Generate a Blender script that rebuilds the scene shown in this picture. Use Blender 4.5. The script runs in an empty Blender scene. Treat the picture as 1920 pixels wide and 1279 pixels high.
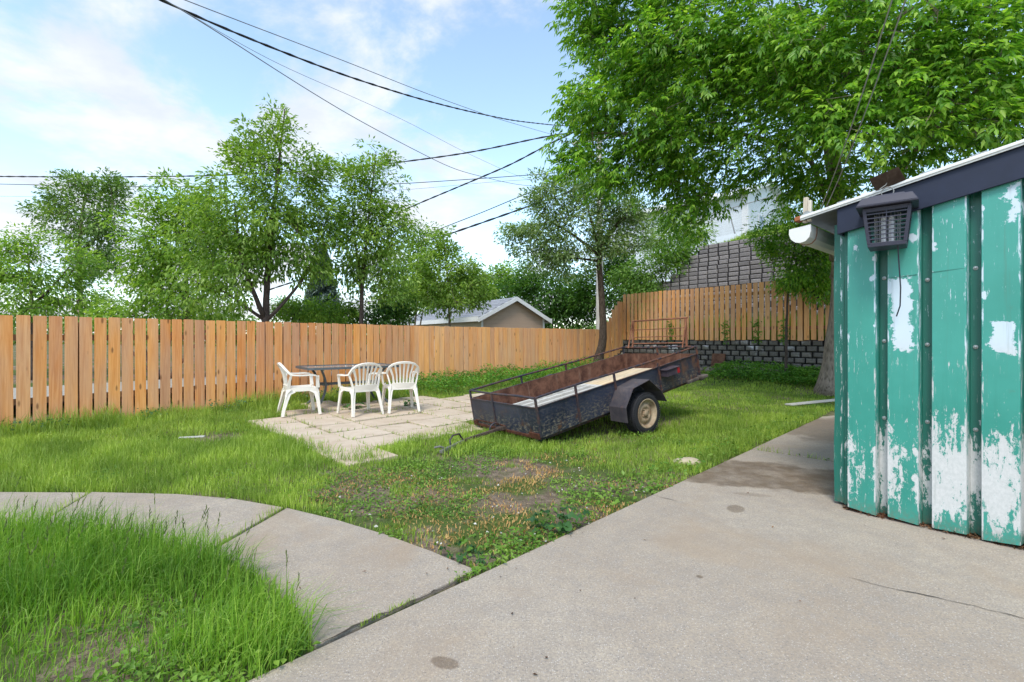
import bpy, math, random
import numpy as np
from mathutils import Vector, Matrix
random.seed(7); RNG = np.random.default_rng(11)
S = bpy.context.scene; COL = S.collection
F, H, CX, CY = 907.0, 1.3, 960.0, 637.0          # lens, eye height and horizon worked out from the photograph
R = math.radians

def px(x, y, Y): return np.array(((x-CX)/F*Y, Y, H+(CY-y)/F*Y))
def nrm(v):
    v = np.asarray(v, float); return v/(np.linalg.norm(v)+1e-12)
def sstep(a, b, x):
    t = np.clip((np.asarray(x, float)-a)/(b-a), 0, 1); return t*t*(3-2*t)

# ------------------------------------------------------------------ site layout (metres)
FL0 = np.array((-7.09, 6.7)); FC = np.array((-2.42, 11.86)); C1 = np.array((2.93, 16.1)); C2 = np.array((3.87, 16.85))
fd1 = nrm(FC-FL0); fd2 = nrm(C1-FC); OUT = np.array((.784, .621)); ALG = np.array((.621, -.784))
FL0 = FL0-fd1*2.2

def terr(x, y):
    x = np.asarray(x, float); y = np.asarray(y, float)
    h = np.interp(y, [7, 10, 12, 15, 17, 40], [0, .07, .17, .33, .42, .5])
    dx, dy = x-C2[0], y-C2[1]
    d = -(dx*OUT[0]+dy*OUT[1]); t = dx*ALG[0]+dy*ALG[1]
    h = h+.25*(1-sstep(0, 2.4, d))*sstep(1.2, 4.6, t)*(1-sstep(9, 12, t))*(d > -3)
    return h

_vt = RNG.random((64, 64))
def vnoise(x, y, s=1.0, o=0.0):
    x = np.asarray(x)*s+o; y = np.asarray(y)*s+o*1.7
    xi = np.floor(x).astype(int); yi = np.floor(y).astype(int); fx = x-xi; fy = y-yi
    fx = fx*fx*(3-2*fx); fy = fy*fy*(3-2*fy)
    g = lambda a, b: _vt[a % 64, b % 64]
    return (g(xi, yi)*(1-fx)+g(xi+1, yi)*fx)*(1-fy)+(g(xi, yi+1)*(1-fx)+g(xi+1, yi+1)*fx)*fy
def fbm(x, y, s=1.0, o=0.0): return .55*vnoise(x, y, s, o)+.3*vnoise(x, y, s*2.1, o+5)+.15*vnoise(x, y, s*4.3, o+9)

def inpoly(x, y, poly):
    x = np.asarray(x); y = np.asarray(y); r = np.zeros(x.shape, bool); n = len(poly)
    for i in range(n):
        x1, y1 = poly[i][:2]; x2, y2 = poly[(i+1) % n][:2]
        c = ((y1 > y) != (y2 > y)) & (x < (x2-x1)*(y-y1)/(y2-y1+1e-12)+x1); r ^= c
    return r
def gp(x, y):                                     # where a photo point meets the ground
    Y = 5.0
    for _ in range(12):
        X = (x-CX)/F*Y; Y = (H-float(terr(X, Y)))*F/(y-CY)
    return np.array(((x-CX)/F*Y, Y))

# ------------------------------------------------------------------ node helper
class NT:
    def __init__(s, name):
        s.m = bpy.data.materials.new(name); s.m.use_nodes = True; s.t = s.m.node_tree; s.t.nodes.clear()
        s.out = s.t.nodes.new('ShaderNodeOutputMaterial')
    def n(s, ty, ins=None, **kw):
        nd = s.t.nodes.new(ty)
        for k, v in kw.items(): setattr(nd, k, v)
        for k, v in (ins or {}).items(): s.set(nd.inputs[k], v)
        return nd
    def set(s, sock, v):
        if isinstance(v, bpy.types.NodeSocket): s.t.links.new(v, sock)
        elif isinstance(v, (tuple, list)) and sock.type == 'RGBA' and len(v) == 3: sock.default_value = (*v, 1)
        else: sock.default_value = v
    def obj(s): return s.n('ShaderNodeTexCoord').outputs['Object']
    def pos(s): return s.n('ShaderNodeNewGeometry').outputs['Position']
    def isl(s): return s.n('ShaderNodeNewGeometry').outputs['Random Per Island']
    def mapv(s, v, scale=(1, 1, 1), loc=(0, 0, 0), rot=(0, 0, 0)):
        return s.n('ShaderNodeMapping', {'Vector': v, 'Scale': scale, 'Location': loc, 'Rotation': rot}).outputs[0]
    def noise(s, v, sc=5, det=4, ro=.55, dist=0):
        return s.n('ShaderNodeTexNoise', {'Vector': v, 'Scale': sc, 'Detail': det, 'Roughness': ro, 'Distortion': dist}).outputs[0]
    def vor(s, v, sc=5, feature='F1', out='Distance'):
        return s.n('ShaderNodeTexVoronoi', {'Vector': v, 'Scale': sc}, feature=feature).outputs[out]
    def ramp(s, f, stops, interp='LINEAR'):
        nd = s.n('ShaderNodeValToRGB', {'Fac': f}); cr = nd.color_ramp; cr.interpolation = interp
        while len(cr.elements) < len(stops): cr.elements.new(.5)
        for e, (p, c) in zip(cr.elements, stops):
            e.position = p; e.color = (c, c, c, 1) if not isinstance(c, (tuple, list)) else (*c, 1)
        return nd.outputs[0]
    def mix(s, f, a, b, mode='MIX'):
        nd = s.n('ShaderNodeMix', data_type='RGBA', blend_type=mode)
        for k, v in ((0, f), (6, a), (7, b)): s.set(nd.inputs[k], v)
        return nd.outputs[2]
    def math(s, op, a, b=0.0, clamp=False):
        nd = s.n('ShaderNodeMath', operation=op, use_clamp=clamp); s.set(nd.inputs[0], a); s.set(nd.inputs[1], b); return nd.outputs[0]
    def rng(s, v, a, b, c=0.0, d=1.0, smooth=True):
        nd = s.n('ShaderNodeMapRange', {0: v, 1: a, 2: b, 3: c, 4: d}, interpolation_type='SMOOTHSTEP' if smooth else 'LINEAR'); return nd.outputs[0]
    def sep(s, v): return s.n('ShaderNodeSeparateXYZ', {0: v}).outputs
    def bump(s, h, st=.3, dist=.01): return s.n('ShaderNodeBump', {'Height': h, 'Strength': st, 'Distance': dist}).outputs[0]
    def bsdf(s, col, rough=.6, metal=0.0, normal=None, spec=.4):
        nd = s.n('ShaderNodeBsdfPrincipled', {'Base Color': col, 'Roughness': rough, 'Metallic': metal, 'Specular IOR Level': spec})
        if normal is not None: s.set(nd.inputs['Normal'], normal)
        return nd.outputs[0]
    def done(s, sh): s.t.links.new(sh, s.out.inputs[0]); return s.m
    def hsv(s, c, h=.5, sa=1.0, v=1.0): return s.n('ShaderNodeHueSaturation', {'Color': c, 'Hue': h, 'Saturation': sa, 'Value': v}).outputs[0]

def leaf_mat(name, c1, c2, c3, trans=.4, rough=.45, spec=.35):
    n = NT(name); r = n.isl()
    col = n.ramp(r, [(0, c1), (.55, c2), (1, c3)])
    lo = n.noise(n.obj(), 1.5, 4, .6)
    col = n.hsv(col, n.rng(lo, .32, .68, .512, .492), 1.0, n.rng(lo, .32, .68, .72, 1.24))
    a = n.bsdf(col, rough, spec=spec)
    tcol = n.mix(1.0, col, (1.25, 1.3, .55), 'MULTIPLY')
    b = n.n('ShaderNodeBsdfTranslucent', {'Color': tcol}).outputs[0]
    return n.done(n.n('ShaderNodeMixShader', {0: trans, 1: a, 2: b}).outputs[0])
def bark_mat(name, c1, c2, sc=6):
    n = NT(name); v = n.mapv(n.obj(), (sc, sc, sc*.25)); f = n.noise(v, 3, 6, .65, .6); w = n.vor(n.mapv(n.obj(), (sc*2, sc*2, sc*.5)), 2)
    h = n.math('MULTIPLY', f, n.rng(w, 0, .5, .4, 1))
    return n.done(n.bsdf(n.ramp(h, [(.15, c1), (.6, c2)]), .9, normal=n.bump(h, .9, .03), spec=.2))
def plain(name, col, rough=.5, metal=0.0, var=.12, sc=8, bump=0.0, spec=.4):
    n = NT(name); f = n.noise(n.obj(), sc, 5, .6)
    c = n.mix(f, tuple(v*(1-var) for v in col), tuple(min(1, v*(1+var)) for v in col))
    return n.done(n.bsdf(c, n.rng(f, .2, .8, rough*.85, min(1, rough*1.15)), metal, n.bump(f, bump, .01) if bump else None, spec))
def wood_mat(name, c1, c2, grain=(30, 30, 1.2), dark=.5, var=.35):
    n = NT(name); o = n.obj(); r = n.isl()
    off = n.n('ShaderNodeCombineXYZ', {0: n.math('MULTIPLY', r, 37.0), 1: n.math('MULTIPLY', r, 91.0), 2: n.math('MULTIPLY', r, 53.0)}).outputs[0]
    ov = n.n('ShaderNodeVectorMath', {0: o, 1: off}, operation='ADD').outputs[0]
    g = n.noise(n.mapv(ov, grain), 1.0, 5, .65, 1.2); big = n.noise(n.mapv(ov, (2.5, 2.5, .6)), 1.0, 3)
    kn = n.vor(n.mapv(ov, (7, 7, 2.2)), 1.0)
    c = n.mix(n.rng(g, .3, .72), c1, c2)
    c = n.hsv(c, n.rng(r, 0, 1, .496, .504, False), n.rng(big, .3, .7, .9, 1.06), n.math('MULTIPLY', n.rng(r, 0, 1, 1-var*.6, 1+var*.5, False), n.rng(big, .25, .75, .88, 1.12)))
    c = n.mix(n.rng(kn, .05, .15, .8, 0), c, tuple(v*dark*.6 for v in c1))
    return n.done(n.bsdf(c, .72, normal=n.bump(g, .25, .004), spec=.25))

# ------------------------------------------------------------------ mesh helper
class MB:
    def __init__(s): s.v = []; s.f = []
    def add(s, vs, fs):
        b = len(s.v); s.v += [tuple(map(float, p)) for p in vs]; s.f += [tuple(b+i for i in f) for f in fs]; return s
    def box(s, c, sz, M=None):
        hx, hy, hz = [q/2 for q in sz]
        vs = [Vector((x, y, z)) for x in (-hx, hx) for y in (-hy, hy) for z in (-hz, hz)]
        if M is not None: vs = [M @ p for p in vs]
        c = Vector(c); vs = [p+c for p in vs]
        return s.add(vs, [(0, 1, 3, 2), (4, 6, 7, 5), (0, 4, 5, 1), (2, 3, 7, 6), (0, 2, 6, 4), (1, 5, 7, 3)])
    def obox(s, o, ax, ay, az):                    # box from a corner and three edge vectors
        o, ax, ay, az = map(lambda q: np.asarray(q, float), (o, ax, ay, az))
        vs = [o+i*ax+j*ay+k*az for i in (0, 1) for j in (0, 1) for k in (0, 1)]
        return s.add(vs, [(0, 1, 3, 2), (4, 6, 7, 5), (0, 4, 5, 1), (2, 3, 7, 6), (0, 2, 6, 4), (1, 5, 7, 3)])
    def bar(s, a, b, w, t, up=(0, 0, 1)):          # rectangular bar between two points
        a = np.asarray(a, float); b = np.asarray(b, float); d = nrm(b-a); u = np.asarray(up, float)
        if abs(np.dot(d, u)) > .98: u = np.array((1., 0, 0))
        x = nrm(np.cross(d, u)); z = np.cross(x, d)
        return s.obox(a-x*w/2-z*t/2, x*w, b-a, z*t)
    def tube(s, pts, r, sides=8, cap=True):
        pts = np.asarray(pts, float); n = len(pts); r = np.broadcast_to(np.asarray(r, float), (n,))
        tg = np.gradient(pts, axis=0); tg /= np.linalg.norm(tg, axis=1)[:, None]+1e-12
        u = np.cross(tg[0], (0, 0, 1)); u = nrm(u) if np.linalg.norm(u) > 1e-3 else np.array((1., 0, 0))
        vs = []; an = np.linspace(0, 2*math.pi, sides, endpoint=False)
        for i in range(n):
            u = nrm(u-np.dot(u, tg[i])*tg[i]); w = np.cross(tg[i], u)
            for a in an: vs.append(pts[i]+r[i]*(math.cos(a)*u+math.sin(a)*w))
        fs = [(i*sides+j, i*sides+(j+1) % sides, (i+1)*sides+(j+1) % sides, (i+1)*sides+j) for i in range(n-1) for j in range(sides)]
        if cap: fs += [tuple(range(sides))[::-1], tuple((n-1)*sides+j for j in range(sides))]
        return s.add(vs, fs)
    def sweep(s, pts, side, w, t):                 # rectangular section, side = width direction(s)
        pts = np.asarray(pts, float); n = len(pts); side = np.broadcast_to(np.asarray(side, float), (n, 3))
        w = np.broadcast_to(np.asarray(w, float), (n,)); t = np.broadcast_to(np.asarray(t, float), (n,))
        tg = np.gradient(pts, axis=0); vs = []
        for i in range(n):
            x = nrm(side[i]); d = nrm(tg[i]); x = nrm(x-np.dot(x, d)*d); z = np.cross(x, d)
            for a, b in ((-1, -1), (1, -1), (1, 1), (-1, 1)): vs.append(pts[i]+x*a*w[i]/2+z*b*t[i]/2)
        fs = [(i*4+j, i*4+(j+1) % 4, (i+1)*4+(j+1) % 4, (i+1)*4+j) for i in range(n-1) for j in range(4)]
        fs += [(3, 2, 1, 0), tuple((n-1)*4+j for j in range(4))]
        return s.add(vs, fs)
    def prism(s, poly, z0, z1):
        n = len(poly); vs = [(p[0], p[1], z0 if np.isscalar(z0) else z0[i]) for i, p in enumerate(poly)]+[(p[0], p[1], z1 if np.isscalar(z1) else z1[i]) for i, p in enumerate(poly)]
        return s.add(vs, [tuple(range(n))[::-1], tuple(range(n, 2*n))]+[(i, (i+1) % n, n+(i+1) % n, n+i) for i in range(n)])
    def lathe(s, prof, M=None, sides=32):          # profile (r, h) about local z
        vs = []; n = len(prof)
        for r, h in prof:
            for k in range(sides):
                a = 2*math.pi*k/sides; p = Vector((r*math.cos(a), r*math.sin(a), h)); vs.append(M @ p if M is not None else p)
        return s.add(vs, [(i*sides+k, i*sides+(k+1) % sides, (i+1)*sides+(k+1) % sides, (i+1)*sides+k) for i in range(n-1) for k in range(sides)])
    def xf(s, M): s.v = [tuple(M @ Vector(p)) for p in s.v]; return s
    def build(s, name, mat, parent=None, smooth=0, bevel=0, local=False, origin=None, subsurf=0):
        v = np.array(s.v)
        if parent is None:
            o = np.array(origin) if origin is not None else np.array(((v[:, 0].min()+v[:, 0].max())/2, (v[:, 1].min()+v[:, 1].max())/2, v[:, 2].min()))
            loc = (o if not local else np.zeros(3)); v = v-loc
        else:
            loc = np.zeros(3)
            if not local:
                Mi = parent_matrix(parent).inverted(); v = np.array([Mi @ Vector(p) for p in v])
        me = bpy.data.meshes.new(name); me.from_pydata([tuple(p) for p in v], [], s.f); me.update()
        import bmesh
        bm = bmesh.new(); bm.from_mesh(me); bmesh.ops.recalc_face_normals(bm, faces=bm.faces); bm.to_mesh(me); bm.free()
        if mat is not None: me.materials.append(mat)
        if smooth:
            me.polygons.foreach_set('use_smooth', [True]*len(me.polygons)); me.set_sharp_from_angle(angle=R(smooth))
        ob = bpy.data.objects.new(name, me); COL.objects.link(ob); ob.location = loc
        if parent is not None: ob.parent = parent
        if bevel:
            b = ob.modifiers.new('Bevel', 'BEVEL'); b.width = bevel; b.segments = 2; b.limit_method = 'ANGLE'; b.angle_limit = R(40)
        if subsurf:
            m = ob.modifiers.new('Sub', 'SUBSURF'); m.levels = subsurf; m.render_levels = subsurf
        return ob
def parent_matrix(o):
    M = Matrix.LocRotScale(o.location, o.rotation_euler, o.scale)
    return parent_matrix(o.parent) @ M if o.parent else M
def tag(o, label, cat=None, group=None, kind=None):
    if label: o['label'] = label
    if cat: o['category'] = cat
    if group: o['group'] = group
    if kind: o['kind'] = kind
    return o
def thing(name, loc, label, cat, group=None, rot=(0, 0, 0)):
    o = bpy.data.objects.new(name, None); COL.objects.link(o); o.location = tuple(map(float, loc)); o.rotation_euler = rot; o.empty_display_size = .2
    return tag(o, label, cat, group)
def np_mesh(name, V, loops, sizes, mat, parent=None, origin=None, smooth=False):
    o3 = np.zeros(3) if origin is None else np.asarray(origin, float)
    if parent is not None: o3 = np.array(parent_matrix(parent).translation)
    V = V-o3; me = bpy.data.meshes.new(name)
    me.vertices.add(len(V)); me.vertices.foreach_set('co', V.astype(np.float32).ravel())
    me.loops.add(len(loops)); me.loops.foreach_set('vertex_index', loops.astype(np.int32))
    me.polygons.add(len(sizes)); st = np.concatenate(([0], np.cumsum(sizes)[:-1])); me.polygons.foreach_set('loop_start', st.astype(np.int32))
    if smooth: me.polygons.foreach_set('use_smooth', np.ones(len(sizes), bool))
    me.update(calc_edges=True); me.validate()
    if mat is not None: me.materials.append(mat)
    ob = bpy.data.objects.new(name, me); COL.objects.link(ob)
    if parent is not None: ob.parent = parent
    else: ob.location = tuple(o3)
    return ob
def unit(a): return a/(np.linalg.norm(a, axis=1)[:, None]+1e-9)
def leaves(name, b, d, nr, L, W, mat, parent=None, origin=None, fold=.18, wide=.4):
    d = unit(d); s = unit(np.cross(d, nr)); nr = np.cross(s, d); L = L[:, None]; W = W[:, None]; N = len(b)
    m = b+d*L*wide+nr*W*fold; V = np.stack((b, m+s*W/2, b+d*L-nr*L*.12, m-s*W/2), 1).reshape(-1, 3)
    base = (np.arange(N)*4)[:, None]; lo = (base+np.array((0, 1, 2, 0, 2, 3))).ravel()
    return np_mesh(name, V, lo, np.full(N*2, 3), mat, parent, origin)
def blades(name, b, hgt, w, mat, lean=.45, parent=None, origin=None, wind=(0, 0)):
    N = len(b); a = RNG.random(N)*2*math.pi; u = np.stack((np.cos(a), np.sin(a), 0*a), 1)
    a2 = RNG.random(N)*2*math.pi; l = (RNG.random(N)**1.3*lean)[:, None]
    ld = np.stack((np.cos(a2)+wind[0], np.sin(a2)+wind[1], 0*a2), 1)*l*hgt[:, None]
    up = np.stack((0*a, 0*a, hgt), 1); w = w[:, None]
    V = np.stack((b-u*w/2, b+u*w/2, b+up*.55+ld*.35+u*w*.38, b+up*.55+ld*.35-u*w*.38, b+up*(1-l*.5)+ld), 1).reshape(-1, 3)
    base = (np.arange(N)*5)[:, None]; lo = (base+np.array((0, 1, 2, 3, 3, 2, 4))).ravel()
    return np_mesh(name, V, lo, np.tile((4, 3), N), mat, parent, origin)
# ================================================================== MATERIALS
def m_concrete():
    n = NT('concrete'); p = n.pos()
    big = n.noise(p, .7, 4); mid = n.noise(p, 4, 6, .65); fine = n.noise(p, 90, 3, .7)
    sp = n.vor(p, 120); spc = n.vor(p, 120, out='Color'); rnd = n.sep(spc)[0]
    c = n.mix(n.rng(big, .3, .7), (.425, .333, .240), (.505, .420, .320))
    c = n.mix(n.rng(mid, .35, .7, 0, .5), c, (.30, .245, .195))
    c = n.mix(n.rng(n.noise(p, 14, 5, .7), .42, .68, 0, .45), c, (.33, .29, .25)); c = n.mix(n.rng(fine, .3, .7, 0, .75), c, (.245, .21, .18))
    stone = n.mix(rnd, (.11, .10, .10), (.66, .59, .52))
    c = n.mix(n.math('MULTIPLY', n.rng(sp, .0, .50, 1, 0), n.rng(n.noise(p, 23, 2), .30, .5)), c, stone)
    sp2 = n.math('ADD', n.vor(p, 62), n.math('MULTIPLY', n.noise(p, 150, 2), .16)); r2 = n.sep(n.vor(p, 62, out='Color'))[1]
    c = n.mix(n.math('MULTIPLY', n.rng(sp2, .14, .30, 1, 0), n.rng(r2, .70, .9)), c, (.13, .12, .12))
    # worn brown and grey streaks with a shape of their own
    st = n.noise(n.mapv(p, (.8, .8, 1)), 1.3, 5, .6, .8)
    c = n.mix(n.rng(st, .50, .70, 0, .5), c, (.34, .25, .17))
    # the damp stain where the down pipe drains, and other dark patches
    q = n.n('ShaderNodeVectorMath', {0: p, 1: n.n('ShaderNodeVectorMath', {0: n.noise(p, 3.2, 4), 1: (0, 0, 0)}, operation='ADD').outputs[0]}, operation='ADD').outputs[0]
    wob = n.math('MULTIPLY', n.math('SUBTRACT', n.noise(p, 2.6, 5, .6), .5), 1.1)
    def ell(cx, cy, rx, ry, rot):
        v = n.mapv(n.n('ShaderNodeVectorMath', {0: p, 1: (cx, cy, 0)}, operation='SUBTRACT').outputs[0], (1, 1, 0), (0, 0, 0), (0, 0, rot))
        v = n.n('ShaderNodeVectorMath', {0: v, 1: (1/rx, 1/ry, 0)}, operation='MULTIPLY').outputs[0]
        return n.math('ADD', n.n('ShaderNodeVectorMath', {0: v}, operation='LENGTH').outputs['Value'], wob)
    w1 = n.math('MULTIPLY', n.rng(ell(2.42, 4.62, 1.12, .56, R(15)), .80, 1.0, 1, 0), n.rng(n.noise(p, 5, 5, .65), .3, .62, .55, 1.1))
    w2 = n.rng(ell(4.9, 7.0, 1.5, .75, R(-40)), .75, 1.05, .75, 0)  # broad dark patch on the far slab
    w3 = n.math('MAXIMUM', n.rng(ell(1.70, 3.68, .07, .11, .6), .75, .95, .7, 0), n.math('MAXIMUM', n.rng(ell(1.02, 2.63, .022, .022, 0), .6, 1.0, .9, 0), n.rng(ell(2.0, 4.02, .16, .05, .3), .8, 1.0, .35, 0)))
    w4 = n.rng(ell(-.27, 1.93, .075, .04, .4), .75, 1.0, .8, 0)
    dark_patch = n.math('MAXIMUM', n.math('MAXIMUM', w1, w2), n.math('MAXIMUM', w3, w4))
    c = n.mix(n.math('MULTIPLY', dark_patch, .8), c, n.mix(1.0, c, (.40, .33, .26), 'MULTIPLY'))
    rough = n.rng(dark_patch, 0, 1, .88, .55, False)
    h = n.math('ADD', n.math('MULTIPLY', fine, .5), n.math('MULTIPLY', n.rng(sp, 0, .4, 1, 0), .5))
    return n.done(n.bsdf(c, rough, normal=n.bump(h, .35, .004), spec=.3))
def m_soil():
    n = NT('soil'); p = n.pos(); a = n.noise(p, 1.1, 5, .6); b = n.noise(p, 9, 6, .7); f = n.noise(p, 60, 4, .7)
    c = n.mix(n.rng(b, .3, .7), (.15, .108, .076), (.34, .26, .19))
    c = n.mix(n.rng(f, .35, .7, 0, .6), c, (.07, .05, .035))
    c = n.mix(n.rng(a, .42, .56), c, n.mix(f, (.05, .085, .018), (.11, .15, .035)))
    return n.done(n.bsdf(c, .95, normal=n.bump(n.math('ADD', b, f), .7, .03), spec=.15))
def m_far_ground():
    n = NT('rough_grass_ground'); p = n.pos(); f = n.noise(p, 1.5, 6, .65)
    return n.done(n.bsdf(n.mix(f, (.05, .09, .02), (.13, .17, .05)), .95, spec=.1))
def m_patio():
    n = NT('patio_slab'); p = n.pos(); r = n.isl(); b = n.noise(p, 3, 6, .65); f = n.noise(p, 70, 3, .7)
    c = n.mix(r, (.55, .435, .325), (.61, .50, .39))
    c = n.mix(n.rng(b, .4, .75, 0, .55), c, (.36, .25, .16)); c = n.mix(n.rng(f, .4, .7, 0, .4), c, (.42, .34, .25))
    return n.done(n.bsdf(c, .88, normal=n.bump(f, .3, .003), spec=.25))
def m_block(name, c1, c2, white=.0):
    n = NT(name); r = n.isl(); p = n.obj(); f = n.noise(p, 22, 6, .7); b = n.noise(p, 2, 4)
    c = n.mix(r, c1, c2); c = n.mix(n.rng(f, .35, .75, 0, .6), c, tuple(v*.55 for v in c1)); c = n.mix(n.rng(b, .5, .7, 0, .4), c, tuple(v*.7 for v in c2))
    if white:                                       # lime bloom on some of the stones
        q = n.noise(n.mapv(p, (1.1, 1.1, 2.0)), 1.1, 4, .6)
        c = n.mix(n.math('MULTIPLY', n.rng(q, .56, .66), n.rng(r, .25, .6)), c, (.62, .60, .64))
    return n.done(n.bsdf(c, .92, normal=n.bump(f, .8, .02), spec=.2))
def m_trailer_paint():
    n = NT('scuffed_navy_paint'); p = n.obj(); z = n.sep(p)[2]
    a = n.noise(p, 5, 6, .7); b = n.noise(n.mapv(p, (17, 17, 38)), 1.0, 7, .78, .3); g = n.noise(p, 1.6, 4)
    c = n.mix(n.rng(g, .35, .65), (.009, .013, .029), (.027, .033, .058))
    lowm = n.rng(z, .06, .30, 1.0, .22)
    c = n.mix(n.math('MULTIPLY', n.rng(b, .46, .64), lowm), c, (.19, .16, .115))
    c = n.mix(n.math('MULTIPLY', n.rng(a, .56, .68), n.rng(z, .0, .30, .85, .2)), c, (.105, .045, .020))
    c = n.mix(n.math('MULTIPLY', n.rng(n.sep(p)[0], 2.3, 3.3, 0, .95), n.rng(n.noise(n.mapv(p, (5, 5, 2)), 1, 6, .7), .42, .60)), c, (.16, .070, .035))
    c = n.mix(n.rng(n.noise(n.mapv(p, (50, 50, 3)), 1, 4, .7), .62, .74, 0, .35), c, (.13, .13, .15))
    return n.done(n.bsdf(c, n.rng(b, .4, .7, .38, .8), .0, n.bump(a, .25, .006), .45))
def m_rust(name, c1=(.080, .036, .025), c2=(.235, .115, .072), extra=(.31, .21, .15)):
    n = NT(name); p = n.obj(); a = n.noise(p, 6, 7, .7, .4); b = n.noise(n.mapv(p, (14, 14, 2)), 1, 5, .6); w = n.noise(p, 1.3, 3)
    c = n.mix(n.rng(a, .3, .7), c1, c2); c = n.mix(n.rng(b, .55, .75, 0, .55), c, extra); c = n.mix(n.rng(w, .5, .7, 0, .45), c, tuple(v*.5 for v in c1))
    return n.done(n.bsdf(c, .85, .1, n.bump(a, .35, .006), .25))
def m_rail():
    n = NT('worn_black_steel'); p = n.obj(); a = n.noise(p, 9, 6, .7)
    x = n.sep(p)[0]
    c = n.mix(n.math('MULTIPLY', n.rng(a, .42, .62), n.rng(x, .3, 2.6, .35, 1.0)), (.030, .030, .042), (.17, .068, .035))
    return n.done(n.bsdf(c, .55, .0, n.bump(a, .2, .004), .4))
def m_shed_paint():
    n = NT('peeling_green_paint'); p = n.obj(); x, y, z = n.sep(p)[0:3]
    big = n.noise(p, 1.0, 5, .6); a = n.noise(n.mapv(p, (13, 13, 4.5)), 1.0, 10, .78, .35); v = n.noise(n.mapv(p, (16, 16, 1.0)), 1.0, 6, .7)
    fine = n.noise(n.mapv(p, (60, 60, 40)), 1.0, 4, .7)
    g = n.mix(n.rng(big, .3, .7), (.018, .208, .155), (.044, .298, .235)); g = n.mix(n.rng(v, .5, .75, 0, .3), g, (.018, .17, .125))
    hl = n.math('SUBTRACT', n.math('MULTIPLY', n.math('MULTIPLY', n.rng(z, -.15, .30), n.rng(z, .45, 1.05, 1, 0)), .30), n.math('ADD', -.015, n.rng(x, .16, .26, .17, 0)))         # more paint has come away low down
    tot = n.math('ADD', n.math('MULTIPLY', n.rng(a, .28, .72, 0, 1, False), .44), n.math('MULTIPLY', fine, .14)); tot = n.math('ADD', tot, n.math('MULTIPLY', v, .34)); tot = n.math('ADD', tot, hl)
    band = n.noise(n.mapv(p, (4.2, 4.2, .5), (3.3, 0, 0)), 1.0, 2); tot = n.math('ADD', tot, n.math('MULTIPLY', n.math('SUBTRACT', band, .5), .55))
    tot = n.math('ADD', tot, n.math('MULTIPLY', n.math('SUBTRACT', fine, .5), .16)); m = n.rng(tot, .657, .695)
    scr = n.noise(n.mapv(p, (70, 70, 9)), 1.0, 5, .75); m = n.math('MAXIMUM', m, n.math('MULTIPLY', n.rng(scr, .615, .66), n.rng(n.noise(p, 4.5, 3), .42, .6, .15, .95)))
    jag = n.math('MULTIPLY', n.math('SUBTRACT', n.noise(n.mapv(p, (6, 6, 6)), 1, 7, .74), .5), .30)
    def rect(x0, x1, z0, z1, soft=.012):
        xx = n.math('ADD', x, jag); zz = n.math('ADD', z, jag)
        q = n.math('MULTIPLY', n.rng(xx, x0, x0+soft), n.rng(xx, x1-soft, x1, 1, 0)); return n.math('MULTIPLY', q, n.math('MULTIPLY', n.rng(zz, z0, z0+soft), n.rng(zz, z1-soft, z1, 1, 0)))
    m = n.math('MAXIMUM', m, rect(.285, .42, 1.21, 1.745))
    m = n.math('MAXIMUM', m, rect(.795, .925, 1.19, 1.42))
    m = n.math('MAXIMUM', m, rect(.885, .94, 2.03, 2.27))
    chips = n.vor(n.mapv(p, (9, 9, 6)), 1.0); cr = n.sep(n.vor(n.mapv(p, (9, 9, 6)), 1.0, out='Color'))[0]
    m = n.math('MAXIMUM', m, n.math('MULTIPLY', n.rng(n.math('ADD', chips, n.math('MULTIPLY', jag, 3.5)), .13, .155, 1, 0), n.rng(cr, .66, .68)))
    # bare metal showing along the rib edges
    u = n.math('FRACT', n.math('DIVIDE', n.math('SUBTRACT', x, .033), .242)); e = n.math('MINIMUM', n.math('ABSOLUTE', n.math('SUBTRACT', u, .727)), n.math('ABSOLUTE', n.math('SUBTRACT', u, .035)))
    m = n.math('MAXIMUM', m, n.math('MULTIPLY', n.rng(e, .022, .036, 1, 0), n.rng(n.noise(n.mapv(p, (30, 30, 5)), 1, 6, .75), .50, .58)))
    wt = n.mix(n.rng(fine, .3, .7, 0, .5), (.60, .60, .585), (.40, .43, .41)); wt = n.mix(n.rng(z, 1.1, 1.35), wt, (.56, .66, .72))
    g = n.mix(n.rng(z, .5, 1.9, .08, .38), g, (.11, .42, .36)); g = n.mix(n.rng(y, -.05, -.012, 0, .8), g, (.012, .125, .090)); c = n.mix(m, g, wt); c = n.mix(n.math('MULTIPLY', n.rng(z, .0, .16, .55, 0), n.rng(fine, .35, .6)), c, (.16, .12, .08)); c = n.mix(n.rng(n.noise(n.mapv(p, (22, 22, .8)), 1, 5, .7), .56, .74, 0, .35), c, (.10, .16, .12))  # groove shade put into the colour: darker green on the recessed floors
    rust = n.math('MULTIPLY', n.rng(n.noise(p, 13, 5, .7), .64, .70), n.rng(z, .0, .4, 1, .1)); c = n.mix(rust, c, (.16, .07, .03))
    return n.done(n.bsdf(c, n.rng(m, 0, 1, .36, .6, False), .0, n.bump(n.math('ADD', n.math('MULTIPLY', m, -.3), n.noise(p, 2.5, 3)), .25, .012), .45))
def m_siding(name, c1, pitch=.16):
    n = NT(name); z = n.sep(n.obj())[2]; u = n.math('FRACT', n.math('DIVIDE', z, pitch)); f = n.noise(n.obj(), 3, 4)
    c = n.mix(f, c1, tuple(v*.88 for v in c1))
    return n.done(n.bsdf(n.mix(n.rng(u, .0, .1, .45, 0), c, tuple(v*.45 for v in c1)), .55, normal=n.bump(u, .6, .02)))
def m_glass_like(): return plain('frosted_glass', (.22, .25, .26), .15, 0, .1, 5, spec=.6)

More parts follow.
